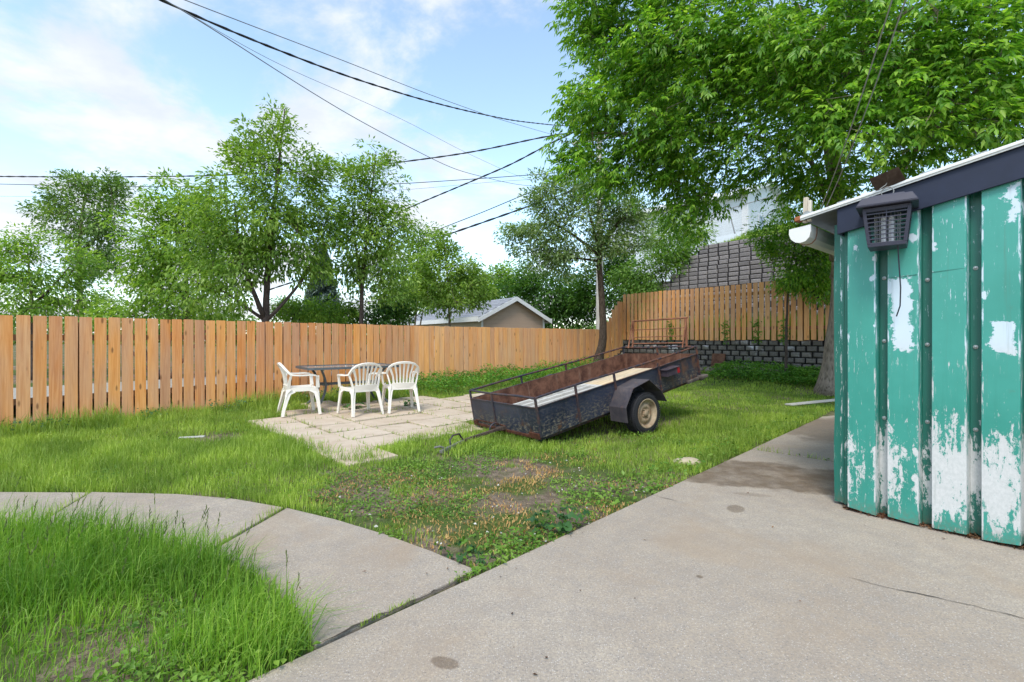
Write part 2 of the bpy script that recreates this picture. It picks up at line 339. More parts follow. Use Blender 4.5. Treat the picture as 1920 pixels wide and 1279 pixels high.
M = dict(
 concrete=m_concrete(), soil=m_soil(), far=m_far_ground(), patio=m_patio(),
 gap=plain('joint_filler', (.055, .043, .032), .95, 0, .4, 30), crack=plain('crack_dirt', (.07, .055, .042), .95, 0, .4, 30),
 cedar=wood_mat('stained_cedar', (.69, .270, .095), (.85, .415, .175), var=.14), cedar2=wood_mat('pale_stained_cedar', (.67, .300, .118), (.81, .435, .205), var=.12),
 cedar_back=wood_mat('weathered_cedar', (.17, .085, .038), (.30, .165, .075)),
 block=m_block('grey_split_block', (.19, .172, .172), (.32, .29, .285)), block2=m_block('pale_split_block', (.15, .135, .122), (.25, .225, .20), 1), blockback=plain('dark_joint', (.018, .017, .018), .95),
 navy=m_trailer_paint(), rust=m_rust('rusty_steel'), rust2=m_rust('orange_rust', (.16, .06, .032), (.34, .15, .085), (.40, .24, .17)), rail=m_rail(),
 tyre=plain('tyre_rubber', (.022, .022, .026), .8, 0, .3, 20, .3), rim=m_rust('rusted_cream_rim', (.24, .15, .085), (.50, .40, .28), (.30, .13, .055)),
 red=plain('red_lens', (.35, .012, .02), .25, 0, .1), ply=wood_mat('old_plywood', (.50, .36, .21), (.68, .55, .38), (2, 22, 22)), oldwhite=plain('flaking_white_paint', (.50, .475, .43), .75, 0, .35, 14, .3),
 plastic=plain('white_resin', (.80, .74, .655), .42, 0, .05, 6), tabmetal=plain('grey_metal', (.105, .118, .125), .5, .2, .2, 12), glass=m_glass_like(),
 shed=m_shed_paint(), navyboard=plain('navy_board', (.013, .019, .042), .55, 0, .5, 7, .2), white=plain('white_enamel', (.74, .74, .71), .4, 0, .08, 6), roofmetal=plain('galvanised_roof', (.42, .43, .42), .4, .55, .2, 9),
 blackp=plain('black_plastic', (.035, .035, .055), .5, 0, .25, 20), bulb=plain('lamp_tube', (.72, .71, .74), .3), wire=plain('steel_wire', (.35, .34, .32), .45, .6), cable=plain('black_cable', (.025, .026, .03), .6), cable2=plain('grey_cable', (.22, .24, .27), .6), hookm=m_rust('brown_plate', (.06, .035, .025), (.13, .085, .06), (.2, .15, .11)),
 bleached=wood_mat('bleached_wood', (.50, .43, .33), (.72, .64, .52)), brick=plain('brick_red', (.36, .12, .05), .85, 0, .25, 12, .3),
 bark=bark_mat('grey_brown_bark', (.085, .065, .05), (.30, .24, .19)), bark2=bark_mat('dark_bark', (.030, .022, .020), (.12, .088, .075), 10), bark3=bark_mat('flaky_bark', (.016, .011, .009), (.115, .082, .062), 9),
 pole=wood_mat('pole_wood', (.34, .31, .27), (.50, .47, .42)), beige=m_siding('beige_siding', (.50, .36, .27), .17), cream=m_siding('cream_wall', (.56, .47, .37), .17), shingle=m_block('grey_shingles', (.28, .29, .32), (.36, .37, .40)), trim=plain('white_trim', (.72, .72, .72), .5), housewall=m_siding('white_siding', (.74, .78, .82), .2), darkwin=plain('window_glass', (.10, .14, .18), .1, 0, .1, 3, spec=.7),
 stone=plain('tan_stone', (.46, .38, .27), .9, 0, .2, 12, .4), log=wood_mat('grey_log', (.16, .12, .09), (.30, .245, .20), (2, 20, 20)),
 g_lawn=leaf_mat('grass_blades', (.185, .295, .034), (.315, .445, .066), (.45, .55, .135), .42, .5, .3),
 g_tall=leaf_mat('tall_grass_blades', (.100, .225, .022), (.200, .370, .042), (.34, .49, .09), .42, .45, .3),
 g_dry=leaf_mat('dry_grass', (.48, .26, .095), (.62, .38, .16), (.50, .38, .15), .25, .7, .2), g_hill=leaf_mat('bright_grass', (.20, .34, .04), (.32, .46, .07), (.44, .50, .13), .4, .55, .25),
 cover=leaf_mat('ground_cover', (.070, .195, .018), (.13, .30, .032), (.22, .40, .06), .42), clover=leaf_mat('clover_leaves', (.10, .21, .022), (.165, .31, .038), (.25, .38, .07), .4), dock=leaf_mat('dock_leaf', (.040, .11, .028), (.065, .155, .045), (.085, .185, .06), .3, .4, .4),
 l_ash=leaf_mat('ash_leaves', (.085, .215, .022), (.190, .395, .038), (.40, .58, .095), .52, .36, .45), l_cherry=leaf_mat('cherry_leaves', (.125, .235, .030), (.225, .365, .056), (.36, .48, .13), .5, .45, .35),
 l_olive=leaf_mat('grey_green_leaves', (.120, .205, .062), (.210, .325, .11), (.40, .49, .27), .4, .45, .4), l_birch=leaf_mat('birch_leaves', (.095, .185, .035), (.165, .285, .062), (.27, .38, .12), .42), l_bush=leaf_mat('bush_leaves', (.125, .250, .028), (.225, .380, .050), (.36, .49, .10), .5),
 l_dark=leaf_mat('dark_leaves', (.036, .105, .014), (.070, .170, .022), (.125, .25, .038), .4), l_bank=leaf_mat('bank_leaves', (.09, .20, .03), (.15, .29, .045), (.23, .36, .08), .44), l_spruce=leaf_mat('spruce_needles', (.07, .11, .085), (.12, .17, .14), (.17, .22, .18), .15),
)

# ================================================================== CAMERA, SKY, SUN
cam = bpy.data.objects.new('camera', bpy.data.cameras.new('camera')); COL.objects.link(cam); S.camera = cam
cam.location = (0, 0, H); cam.rotation_euler = (R(90), 0, 0); cam.data.sensor_width = 36; cam.data.lens = 36*F/1920
cam.data.shift_y = -2.5/1920; cam.data.clip_end = 3000; cam.data.clip_start = .05
SUN_EL, SUN_AZ = R(54), R(201)                   # azimuth from +Y towards +X
sd = np.array((math.sin(SUN_AZ)*math.cos(SUN_EL), math.cos(SUN_AZ)*math.cos(SUN_EL), math.sin(SUN_EL)))
sl = bpy.data.lights.new('sun', 'SUN'); sl.energy = 1.9; sl.angle = R(17); sl.color = (1, .95, .87)
so = bpy.data.objects.new('sun', sl); COL.objects.link(so); so.rotation_euler = Vector(-sd).to_track_quat('-Z', 'Y').to_euler(); so.location = (-6, -8, 14)
W = bpy.data.worlds.new('World'); S.world = W; W.use_nodes = True; wt = W.node_tree; wt.nodes.clear()
class WN(NT):
    def __init__(s): s.t = wt
n = WN(); wo = wt.nodes.new('ShaderNodeOutputWorld'); bg = wt.nodes.new('ShaderNodeBackground'); wt.links.new(bg.outputs[0], wo.inputs[0]); bg.inputs[1].default_value = .15
sky = n.n('ShaderNodeTexSky', sky_type='NISHITA', sun_disc=False, sun_elevation=SUN_EL, sun_rotation=SUN_AZ, air_density=1.0, dust_density=.6, ozone_density=1.6, altitude=300)
dirv = n.n('ShaderNodeTexCoord').outputs['Generated']; zz = n.sep(dirv)[2]
den = n.math('ADD', n.math('MAXIMUM', zz, 0.0), .22)
pv = n.n('ShaderNodeVectorMath', {0: dirv, 1: n.n('ShaderNodeCombineXYZ', {0: den, 1: den, 2: 1.0}).outputs[0]}, operation='DIVIDE').outputs[0]
pv = n.mapv(pv, (1, 1, .6), (3.1, 1.35, 0))
cl = n.noise(pv, 2.0, 9, .60, .2); cl2 = n.noise(pv, 3.4, 6, .6)
xs = n.sep(dirv)[0]
cov = n.math('ADD', cl, n.rng(xs, -.55, .12, .06, -.03))            # thicker cloud to the west
cov = n.math('ADD', cov, n.rng(zz, .0, .30, .07, 0))
mask = n.rng(cov, .48, .66)
ccol = n.mix(n.rng(cl2, .3, .7), (3.3, 3.55, 4.0), (4.2, 4.3, 4.4))
blue = n.mix(1.0, n.hsv(sky.outputs[0], .491, .86, 1.42), (1.0, 1.02, 1.0), 'MULTIPLY')
wt.links.new(n.mix(n.math('MULTIPLY', mask, .94), blue, ccol), bg.inputs[0])
S.view_settings.view_transform = 'Standard'; S.view_settings.look = 'None'; S.view_settings.gamma = 1; S.view_settings.exposure = .74
S.view_settings.use_curve_mapping = False
S.cycles.max_bounces = 7; S.cycles.diffuse_bounces = 4; S.cycles.transmission_bounces = 3; S.cycles.use_denoising = True; S.cycles.sample_clamp_indirect = 6

# ================================================================== GROUND, SLABS, PATIO
def ground():
    f = np.concatenate((np.array((-400, -200, -100, -60, -40, -25, -16)), np.arange(-12, 12.01, .16), np.array((16, 25, 40, 60, 100, 200, 400))))
    g = np.concatenate((np.array((-60, -20, -6)), np.arange(-2, 20.01, .16), np.array((23, 28, 35, 45, 60, 100, 200, 400, 900))))
    X, Y = np.meshgrid(f, g); Z = terr(X, Y)+(fbm(X, Y, 1.3)-.5)*.05*((np.abs(X) < 12) & (Y < 20))-.012
    nx, ny = len(f), len(g); V = np.stack((X, Y, Z), -1).reshape(-1, 3); i = (np.arange(ny-1)[:, None]*nx+np.arange(nx-1)[None]).ravel()
    lo = np.stack((i, i+1, i+nx+1, i+nx), 1).ravel()
    o = np_mesh('ground', V, lo, np.full(len(i), 4), M['soil'], smooth=True); tag(o, 'bare brown soil and moss beneath the lawn', None, None, 'structure')
ground()
e = np.array((.703, .711)); w = np.array((.711, -.703))
# driveway
D0 = np.array((-.14, 2.70)); 
def dl(t, s): return D0+e*t+w*s
JT = 4.22
near = [dl(-4.5, 0), dl(JT-.012, 0), dl(JT-.012, 1.2), dl(JT-.012, 5), dl(-4.5, 5)]
far_ = [dl(JT+.012, 0), dl(8.25, 0), dl(8.25, 5), dl(JT+.012, 5)]
def slab(name, poly, top, label, th=.09):
    m = MB(); m.prism(poly, top-th, top); o = m.build(name, M['concrete'], bevel=.008); return tag(o, label, None, None, 'structure')
drive = slab('driveway', near, .012, 'pale exposed aggregate concrete driveway slab in the foreground')
drive2 = slab('driveway', far_, .016, 'further concrete slab running past the green shed')
# walkway curving off to the left
up = [gp(-700, 918), gp(-250, 920), gp(0, 924), gp(170, 925), gp(335, 929), gp(440, 938), gp(535, 954), gp(630, 976), gp(720, 1003), gp(810, 1036), gp(893, 1071)]
lowp = [gp(590, 1216), gp(560, 1150), gp(490, 1088), gp(385, 1040), gp(200, 1012), gp(0, 1005), gp(-250, 1003), gp(-700, 1000)]
ja, jb = gp(535, 955), gp(372, 1004)
cut = nrm(ja-jb)
i = 6
wA = up[6:]+lowp[:4]; wA = [np.array(q) for q in wA]
pA = [up[6]+np.array((.012, .0))]+up[7:]+lowp[:3]+[lowp[3]+np.array((.012, 0))]
ka, kb = gp(172, 925), gp(40, 1005)
pB = up[3:6]+[up[6]-np.array((.012, 0))]+[lowp[3]-np.array((.012, 0)), lowp[4], kb]
pB[0] = ka
pC = up[:3]+[ka-np.array((.02, 0)), kb-np.array((.02, 0))]+lowp[5:]
slab('walkway', pA, .010, 'curved concrete walkway slab that meets the driveway')
slab('walkway', pB, .014, 'middle slab of the curved concrete walkway behind the tall grass')
slab('walkway', pC, .009, 'leftmost slab of the concrete walkway')
def crack(pts, wd, z, label):
    pts = [np.array(q) for q in pts]; P = []
    for a, b in zip(pts[:-1], pts[1:]):
        k = max(2, int(np.linalg.norm(b-a)/.04)); P += [a+(b-a)*j/k for j in range(k)]
    P.append(pts[-1]); P = np.array(P); P += RNG.normal(0, .006, P.shape); nn = len(P)
    tg = np.gradient(P, axis=0); sdv = np.stack((-tg[:, 1], tg[:, 0]), 1); sdv /= np.linalg.norm(sdv, axis=1)[:, None]+1e-9
    ww = wd*(.35+.9*RNG.random(nn))*np.minimum(1, np.minimum(np.arange(nn), np.arange(nn)[::-1])/4+.15)
    A = P+sdv*ww[:, None]/2; B = P-sdv*ww[:, None]/2; m = MB()
    m.add([(*q, z) for q in A]+[(*q, z) for q in B], [(k, k+1, nn+k+1, nn+k) for k in range(nn-1)])
    return tag(m.build('crack', M['crack']), label, None, None, 'structure')
crack([gp(1590, 1088), gp(1660, 1106), gp(1760, 1127), gp(1850, 1148), gp(1990, 1180)], .007, .0165, 'thin dark crack across the concrete near the shed')
crack([gp(596, 1214), gp(680, 1172), gp(790, 1127), gp(850, 1097), gp(900, 1071)], .013, .0145, 'dirt filled joint between walkway and driveway')
crack([gp(1215, 930), gp(1255, 939), gp(1290, 951)], .005, .0165, 'hairline crack at the lawn edge of the concrete')
# patio
PA = [(-3.74, 7.05), (-1.70, 5.05), (-1.10, 6.35), (-.35, 7.5), (.35, 9.2), (.2, 10.4), (-.9, 10.5), (-2.2, 10.05), (-3.6, 9.35), (-4.2, 8.25)]
pu = nrm((.73, .68)); pvv = np.array((pu[1], -pu[0])); po = np.array((-3.72, 7.08)); TS = .60
m = MB(); patio_cells = []
for a in range(-4, 14):
    for b in range(-6, 8):
        c = po+pu*(a+.5)*TS+pvv*(b+.5+(.0 if a % 2 else .0))*TS
        if not inpoly(np.array([c[0]]), np.array([c[1]]), PA)[0]: continue
        z = float(terr(*c))+.030+random.uniform(-.006, .006); h = TS/2-.007
        rr = random.uniform(-.012, .012); u2 = nrm(pu+pvv*rr); v2 = np.array((u2[1], -u2[0])); tx, ty = random.uniform(-.006, .006), random.uniform(-.006, .006)
        cs = [c-u2*h-v2*h, c+u2*h-v2*h, c+u2*h+v2*h, c-u2*h+v2*h]; zs = [z-tx-ty, z+tx-ty, z+tx+ty, z-tx+ty]
        m.prism(cs, [q-.06 for q in zs], zs); patio_cells.append(cs)
tag(m.build('patio', M['patio'], bevel=.006), 'beige square patio slabs under the table and chairs', None, None, 'structure')
# alley behind the left fence
m = MB(); n1 = np.array((-fd1[1], fd1[0])); a0 = FL0-fd1*6+n1*1.6; m.add([(*(a0), .19), (*(a0+fd1*26), .42), (*(a0+fd1*26+n1*3.5), .42), (*(a0+n1*3.5), .19)], [(0, 1, 2, 3)])
tag(m.build('lane', plain('pale_gravel', (.34, .32, .28), .95, 0, .35, 8, .4)), 'pale gravel lane beyond the cedar fence', None, None, 'structure')
# ================================================================== FENCES AND WALLS
def v3(p, z): return np.array((p[0], p[1], z))
def fence(name, p0, p1, z0, z1, pitch, bw, label, mat, post_gap=2.4, jit=.006, step=None, rails=(.22, .8), posts=True, gapj=.3):
    p0, p1 = np.array(p0), np.array(p1); d = nrm(p1-p0); L = np.linalg.norm(p1-p0); nb = np.array((-d[1], d[0])); nb = nb if nb@OUT > -.2 and (nb[1] > 0) else -nb
    t = thing(name, v3(p0, float(terr(*p0))), label, 'fence')
    m = MB(); s = 0.0; k = 0
    while s < L-.02:
        a = p0+d*s; wd = bw*random.uniform(.965, 1.0); lean = random.uniform(-.006, .006)
        b0 = z0(s) + random.uniform(-.02, .01); b1 = z1(s)+random.uniform(-jit, jit); off = random.uniform(-.003, .003); tw = random.uniform(-.006, .006)
        th = nb*.019; A = a+nb*off; B = a+d*wd+nb*(off+tw)
        ca = .008
        vs = [v3(A, b0), v3(B, b0), v3(B+th, b0), v3(A+th, b0), v3(A+d*lean, b1-ca), v3(B+d*lean, b1-ca), v3(B+th+d*lean, b1-ca), v3(A+th+d*lean, b1-ca),
              v3(A+d*(lean+ca), b1), v3(B+d*(lean-ca), b1), v3(B+th+d*(lean-ca), b1), v3(A+th+d*(lean+ca), b1)]
        m.add(vs, [(3, 2, 1, 0), (0, 1, 5, 4), (1, 2, 6, 5), (2, 3, 7, 6), (3, 0, 4, 7), (4, 5, 9, 8), (5, 6, 10, 9), (6, 7, 11, 10), (7, 4, 8, 11), (8, 9, 10, 11)])
        s += pitch*random.uniform(1-gapj*.03, 1+gapj*.03); k += 1
    m.build('board_panel', mat, t)
    for q in rails:
        m = MB(); a, b = p0+nb*.042, p1+nb*.042; za = z0(0)+(z1(0)-z0(0))*q; zb = z0(L)+(z1(L)-z0(L))*q
        m.bar(v3(a, za), v3(b, zb), .036, .088); m.build('rail', M['cedar_back'], t)
    if posts:
        k = int(L/post_gap)
        for i in range(k+1):
            a = p0+d*(L*i/max(k, 1))+nb*.108; m = MB(); m.bar(v3(a, z0(L*i/max(k, 1))-.1), v3(a, z1(L*i/max(k, 1))-.08), .09, .09, (d[0], d[1], 0)); m.build('post', M['cedar_back'], t)
    return t
gz = lambda p, d, o: (lambda s: float(terr(*(np.array(p)+np.array(d)*s)))+o)
fence('cedar_fence', FL0, FC, gz(FL0, fd1, .03), lambda s: 1.645, .168, .146, 'long stained cedar fence of wide boards behind the table and chairs', M['cedar'])
fence('cedar_fence', FC+fd2*.012, C1, gz(FC, fd2, .03), lambda s: 1.64, .147, .137, 'honey coloured cedar fence in front of the beige garage', M['cedar2'], gapj=1.5)
Ls = np.linalg.norm(C2-C1)
def stepz(s): return 1.70+1.13*(min(int(s/(Ls/8)), 7)+.5)/8
fence('stepped_fence', C1+fd2*.01, C2-fd2*.005, lambda s: .38+.62*s/Ls, stepz, Ls/8, Ls/8-.018, 'short run of cedar boards climbing in steps up to the retaining wall', M['cedar2'], jit=.004, rails=(.3, .72), posts=False, gapj=.1)
B1 = C2+ALG*8.6
fence('cedar_fence', C2, B1, lambda s: 1.295+.004*math.sin(s*3), lambda s: 2.865+.012*math.sin(s*1.4), .160, .120, 'raised cedar fence standing on top of the low block wall', M['cedar2'], rails=(.2, .82), gapj=.6)

def block_wall(name, p0, L, z0, rows, bh, bl, batter, label, mat, start=lambda r: 0.0, depth=.28, cap=None):
    t = thing(name, v3(p0, z0), label, 'retaining wall'); m = MB(); bk = MB()
    for r in range(rows):
        s = start(r)-(bl/2 if r % 2 else 0)-random.uniform(0, .03); z = z0+r*bh; base = np.array(p0)+OUT*(batter*r)
        s_end = L
        while s < s_end:
            ll = bl*random.uniform(.96, 1.03); g = random.uniform(.036, .066); f = random.uniform(-.012, .012)
            a = base+ALG*(s+g/2)+OUT*f; b = base+ALG*(s+ll-g/2)+OUT*f; th = OUT*.12; hz = bh-random.uniform(.018, .032)
            ch = .022
            A, B = v3(a, 0), v3(b, 0); al = np.array((*ALG, 0)); o3 = np.array((*OUT, 0)); up = np.array((0, 0, 1.))
            fr = [A+up*z, B+up*z, B+up*(z+hz), A+up*(z+hz)]
            inn = [fr[0]+(al+up)*ch, fr[1]+(-al+up)*ch, fr[2]+(-al-up)*ch, fr[3]+(al-up)*ch]
            mid = [q+o3*ch*1.1 for q in fr]; bak = [q+o3*.12 for q in fr]
            vs = inn+mid+bak
            m.add(vs, [(0, 1, 2, 3)]+[(i, 4+i, 4+(i+1) % 4, (i+1) % 4) for i in range(4)]+[(4+i, 8+i, 8+(i+1) % 4, 4+(i+1) % 4) for i in range(4)])
            s += ll
        a = base+OUT*.062+ALG*(start(r)-.08); b = base+OUT*.062+ALG*L
        bk.obox(v3(a, z-.004), v3(b-a, 0), v3(OUT*depth, 0), (0, 0, bh))
    m.build('block_face', mat, t); bk.build('wall_core', M['blockback'], t)
    return t
block_wall('block_wall', C2+OUT*.0, 8.6, .10, 8, .150, .265, .009, 'low grey block retaining wall under the raised fence', M['block2'])
BW0 = C2+OUT*2.2
block_wall('block_wall', BW0, 12.0, 1.2, 22, .165, .385, .054, 'tall dark stepped-back block retaining wall on the hillside', M['block'], start=lambda r: -.55+max(0, (1.2+r*.165-3.0))*.98)

def hill():
    T = np.concatenate((np.arange(-10, 10, .35), np.array((12, 16, 22, 40)))); D = np.array((.16, .6, 1.2, 1.9, 2.15, 2.6, 3.0, 3.4, 3.6, 4, 4.5, 5, 6, 7, 8, 10, 14, 20, 40, 80))
    PZ = np.array((1.24, 1.25, 1.26, 1.27, 1.28, 2.2, 3.3, 4.5, 4.72, 4.85, 5.0, 5.2, 5.55, 5.7, 5.8, 5.9, 6.0, 6.2, 6.6, 7))
    t, d = np.meshgrid(T, D); pz = np.repeat(PZ[:, None], len(T), 1); fac = np.clip((t+2.6)/(1.43+2.6), 0, 1)
    fac = np.where(d < 2.0, np.clip((t+.4)/1.0, 0, 1), fac)
    Z = .42+fac*(pz-.42)+(fbm(t, d, .9)-.5)*.12*(d > 3.5)-.25*sstep(1.9, 2.2, d)*(1-sstep(3.4, 3.6, d))
    P = C2[None, None]+t[..., None]*ALG+d[..., None]*OUT; V = np.concatenate((P, Z[..., None]), -1).reshape(-1, 3)
    nx = len(T); i = (np.arange(len(D)-1)[:, None]*nx+np.arange(nx-1)[None]).ravel(); lo = np.stack((i, i+1, i+nx+1, i+nx), 1).ravel()
    tag(np_mesh('hillside', V, lo, np.full(len(i), 4), M['far'], smooth=True), 'grassy bank rising behind the raised fence', None, None, 'structure')
hill()
def hillz(t, d):
    D = [.16, 2.15, 3.4, 3.6, 4, 4.5, 5, 6, 7, 8, 10]; PZ = [1.24, 1.28, 4.5, 4.72, 4.85, 5.0, 5.2, 5.55, 5.7, 5.8, 5.9]
    return .42+np.clip((t+2.6)/4.03, 0, 1)*(np.interp(d, D, PZ)-.42)

# ================================================================== GREEN SHED
SC = np.array((2.56, 3.72)); sw = nrm((.65, -.76)); si = np.array((-sw[1], sw[0]))    # along the wall, into the shed
shed = thing('green_shed', v3(SC, .0), 'green ribbed metal shed with peeling paint beside the concrete', 'shed', rot=(0, 0, math.atan2(sw[1], sw[0])))
def ribs(L, x0=.041, off=-.080):
    P = [(0, -.008), (.018, -.008), (.024, 0), (.030, 0)] if False else [(0, 0)]
    x = x0-.012; P.append((x, 0))
    while x < L:
        P += [(x+.012, off), (x+.012+.168, off), (x+.192, 0), (x+.242, 0)]; x += .242
    return [p for p in P if p[0] <= L]
def sheet(P, z0, z1, name, mat, M4=None):
    m = MB(); rows = 14; n_ = len(P); vs = []
    for j in range(rows+1):
        for (x, y) in P:
            a, b = z0(x), z1(x); z = a+(b-a)*j/rows
            dent = .010*(float(vnoise(x*1.0, z, 2.3, 3))-.5)+(.014 if j == 0 else 0)*(float(vnoise(x, 0, 9))-.5)
            vs.append((x, y+dent, z))
    m.add(vs, [(j*n_+i, j*n_+i+1, (j+1)*n_+i+1, (j+1)*n_+i) for j in range(rows) for i in range(n_-1)])
    if M4 is not None: m.xf(M4)
    o = m.build(name, mat, shed, local=True); s_ = o.modifiers.new('Solid', 'SOLIDIFY'); s_.thickness = .002; return o
rz = lambda x: 2.10+.188*x
PW = ribs(2.75)
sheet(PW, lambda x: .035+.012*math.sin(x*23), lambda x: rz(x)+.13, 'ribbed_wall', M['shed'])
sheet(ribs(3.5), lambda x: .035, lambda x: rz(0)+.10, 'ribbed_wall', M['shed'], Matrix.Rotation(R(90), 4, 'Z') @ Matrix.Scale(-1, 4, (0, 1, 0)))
m = MB(); m.obox((.02, .06, -.05), (2.7, 0, 0), (0, 3.4, 0), (0, 0, 2.1)); m.build('inner_lining', M['navyboard'], shed, local=True)
# overlapped sheet seam and fixings
for x in np.arange(.041+.242*1.0, 1.6, .242):
    zq = 1.72+.07*x; m = MB()
    m.obox((x+.002, -.0845, zq), (.160, 0, .010), (0, .004, 0), (0, 0, .006)); m.build('sheet_seam', M['shed'], shed, local=True)
for x in np.arange(.041+.205, 1.6, .242):
    for zq in (.72, 1.28, 1.74):
        Mx = Matrix.Translation((x, -.004, zq+random.uniform(-.03, .03))) @ Matrix.Rotation(R(90), 4, 'X'); rv = MB(); rv.lathe([(0, .012), (.006, .010), (.007, .004), (.013, .003), (.014, 0)], Mx, 10); rv.build('bolt', M['roofmetal'], shed, smooth=40, local=True)
m = MB(); th = .022                                     # navy fascia board follows the slope
m.add([(x, y, rz(x)+dz) for x in (-.02, 2.8) for y in (-.115, -.093) for dz in (0, .205)], [(0, 1, 3, 2), (4, 6, 7, 5), (0, 4, 5, 1), (2, 3, 7, 6), (0, 2, 6, 4), (1, 5, 7, 3)])
m.build('fascia_board', M['navyboard'], shed, bevel=.003, local=True)
m = MB()                                                # return of the fascia under the side eave
m.obox((-.022, -.060, rz(0)+.0), (.02, 0, 0), (0, 3.5, 0), (0, 0, .19)); m.build('side_board', M['navyboard'], shed, local=True)
m = MB()
for k in range(38):
    x = -.26+k*.081; m.obox((x, -.13, rz(x)+.208), (.081, 0, .081*.188), (0, 3.75, 0), (0, 0, .012 if k % 3 else .03))
m.build('roof_sheet', M['roofmetal'], shed, local=True)
m = MB(); m.obox((-.265, -.137, rz(-.265)+.192), (3.07, 0, 3.07*.188), (0, .006, 0), (0, 0, .036)); m.obox((-.265, -.145, rz(-.265)+.205), (3.07, 0, 3.07*.188), (0, .007, 0), (0, 0, .014))
m.build('roof_edge_trim', M['white'], shed, bevel=.002, local=True)
m = MB(); m.obox((-.25, -.12, rz(-.25)+.192), (.24, 0, .04), (0, 3.6, 0), (0, 0, .01)); m.build('soffit', M['tabmetal'], shed, local=True)
m = MB()                                                # half round gutter
for y0, y1, q in ((-.10, 3.6, 1),):
    prof = [(-.085, .04), (-.078, .045), (-.080, .005), (-.066, -.035), (-.035, -.062), (0, -.070), (.035, -.062), (.062, -.035), (.072, .01), (.072, .06), (.066, .06), (.066, .012), (.056, -.031), (.032, -.055), (0, -.062), (-.032, -.055), (-.06, -.031), (-.074, .005)]
    n_ = len(prof); vs = [(x-.275, y, z+2.145) for y in (y0, y1) for x, z in prof]
    m.add(vs, [(i, (i+1) % n_, n_+(i+1) % n_, n_+i) for i in range(n_)]+[tuple(range(n_))])
g = m.build('gutter', M['white'], shed, local=True)
m = MB(); m.add([(x*1.04-.275, y, z*1.04+2.145) for y in (-.108, -.099) for x, z in prof[1:10]], [tuple(range(9)), tuple(range(9, 18))[::-1]]+[(i, (i+1) % 9, 9+(i+1) % 9, 9+i) for i in range(9)])
m.build('end_cap', M['white'], g, local=True)
m = MB(); m.sweep([(x*1.03-.275, .035, z*1.03+2.145) for x, z in prof[1:10]], (0, 1, 0), .012, .004); m.build('strap', M['rust2'], g, local=True)
# leaf litter gathered at the foot of the wall
nn = 2600; t_ = RNG.random(nn)*2.7; o_ = RNG.random(nn)**1.6*.07-.02; P = SC+sw*t_[:, None]-si*o_[:, None]-si*.03
leaves('leaf_litter', np.column_stack((P, .016+RNG.random(nn)*.018)), RNG.normal(0, 1, (nn, 3))*(1, 1, .25), RNG.normal(0, .4, (nn, 3))+(0, 0, 1), .012+RNG.random(nn)*.022, .005+RNG.random(nn)*.010, leaf_mat('dead_leaves', (.05, .022, .012), (.13, .06, .03), (.26, .16, .09), .1, .9, .1), origin=v3(SC, 0))
tag(bpy.data.objects['leaf_litter'], 'brown dead leaves gathered along the foot of the green wall', 'litter', None, 'stuff')

def sp(x, y, z): p = SC+sw*x+si*y; return np.array((p[0], p[1], z))     # shed frame to world
# bug zapper hanging from its plate
Lp = sp(.31, -.222, 1.934)
lamp = thing('bug_zapper', Lp, 'black lantern shaped bug zapper hanging in front of the green wall', 'bug zapper', rot=(0, 0, math.atan2(sw[1], sw[0])+R(9)))
def frus(m, a, b, z0, z1): m.add([(-a, -a, z0), (a, -a, z0), (a, a, z0), (-a, a, z0), (-b, -b, z1), (b, -b, z1), (b, b, z1), (-b, b, z1)], [(3, 2, 1, 0), (4, 5, 6, 7), (0, 1, 5, 4), (1, 2, 6, 5), (2, 3, 7, 6), (3, 0, 4, 7)])
m = MB(); frus(m, .165, .168, .266, .278); frus(m, .165, .135, .2785, .335); frus(m, .10, .092, .335, .352); m.build('cap', M['blackp'], lamp, bevel=.004, local=True)
m = MB(); a0, a1 = .102, .128
frus(m, .104, .106, 0, .028); frus(m, .126, .13, .235, .262)
for sx in (-1, 1):
    for sy in (-1, 1): m.bar((sx*a0*.95, sy*a0*.95, .02), (sx*a1*.95, sy*a1*.95, .25), .020, .020, (0, 1, 0))
m.build('housing', M['blackp'], lamp, bevel=.002, local=True)
m = MB()
for k in range(7):
    z = .052+k*.028; a = a0+(a1-a0)*z/.25
    for q in range(4):
        Rq = Matrix.Rotation(q*math.pi/2, 4, 'Z'); m.bar(Rq @ Vector((-a, -a, z)), Rq @ Vector((a, -a, z)), .006, .007)
for q in range(4):
    Rq = Matrix.Rotation(q*math.pi/2, 4, 'Z')
    m.bar(Rq @ Vector((0, -a0*.99, .02)), Rq @ Vector((0, -a1*.99, .25)), .006, .006, (0, 1, 0))
m.build('guard_grille', M['blackp'], lamp, local=True)
m = MB()
for k in range(20):
    a = 2*math.pi*k/20; m.tube([(.068*math.cos(a), .068*math.sin(a), .03), (.072*math.cos(a), .072*math.sin(a), .235)], .0013, 4)
m.build('wire_grid', M['wire'], lamp, local=True)
for sx in (-1, 1):
    m = MB(); m.tube([(sx*.021, 0, .03), (sx*.021, 0, .21)], .0155, 12); m.build('tube_lamp', M['bulb'], lamp, smooth=40, local=True)
m = MB(); m.tube([(math.cos(a)*.034, 0, .385+math.sin(a)*.034) for a in np.linspace(0, 2*math.pi, 20)], .004, 6); m.build('hanging_ring', M['wire'], lamp, smooth=60, local=True)
m = MB(); m.tube([(.058, -.05, .0), (.062, -.03, -.10), (.07, .02, -.28), (.066, .06, -.40), (.045, .10, -.47)], .0042, 6); m.build('power_lead', M['blackp'], lamp, smooth=60, local=True)
pc = sp(.30, -.165, 2.41)
pl = thing('hanger_plate', pc, 'small brown metal plate bent up above the roof edge with a wire hook', 'bracket', rot=(0, 0, math.atan2(sw[1], sw[0])))
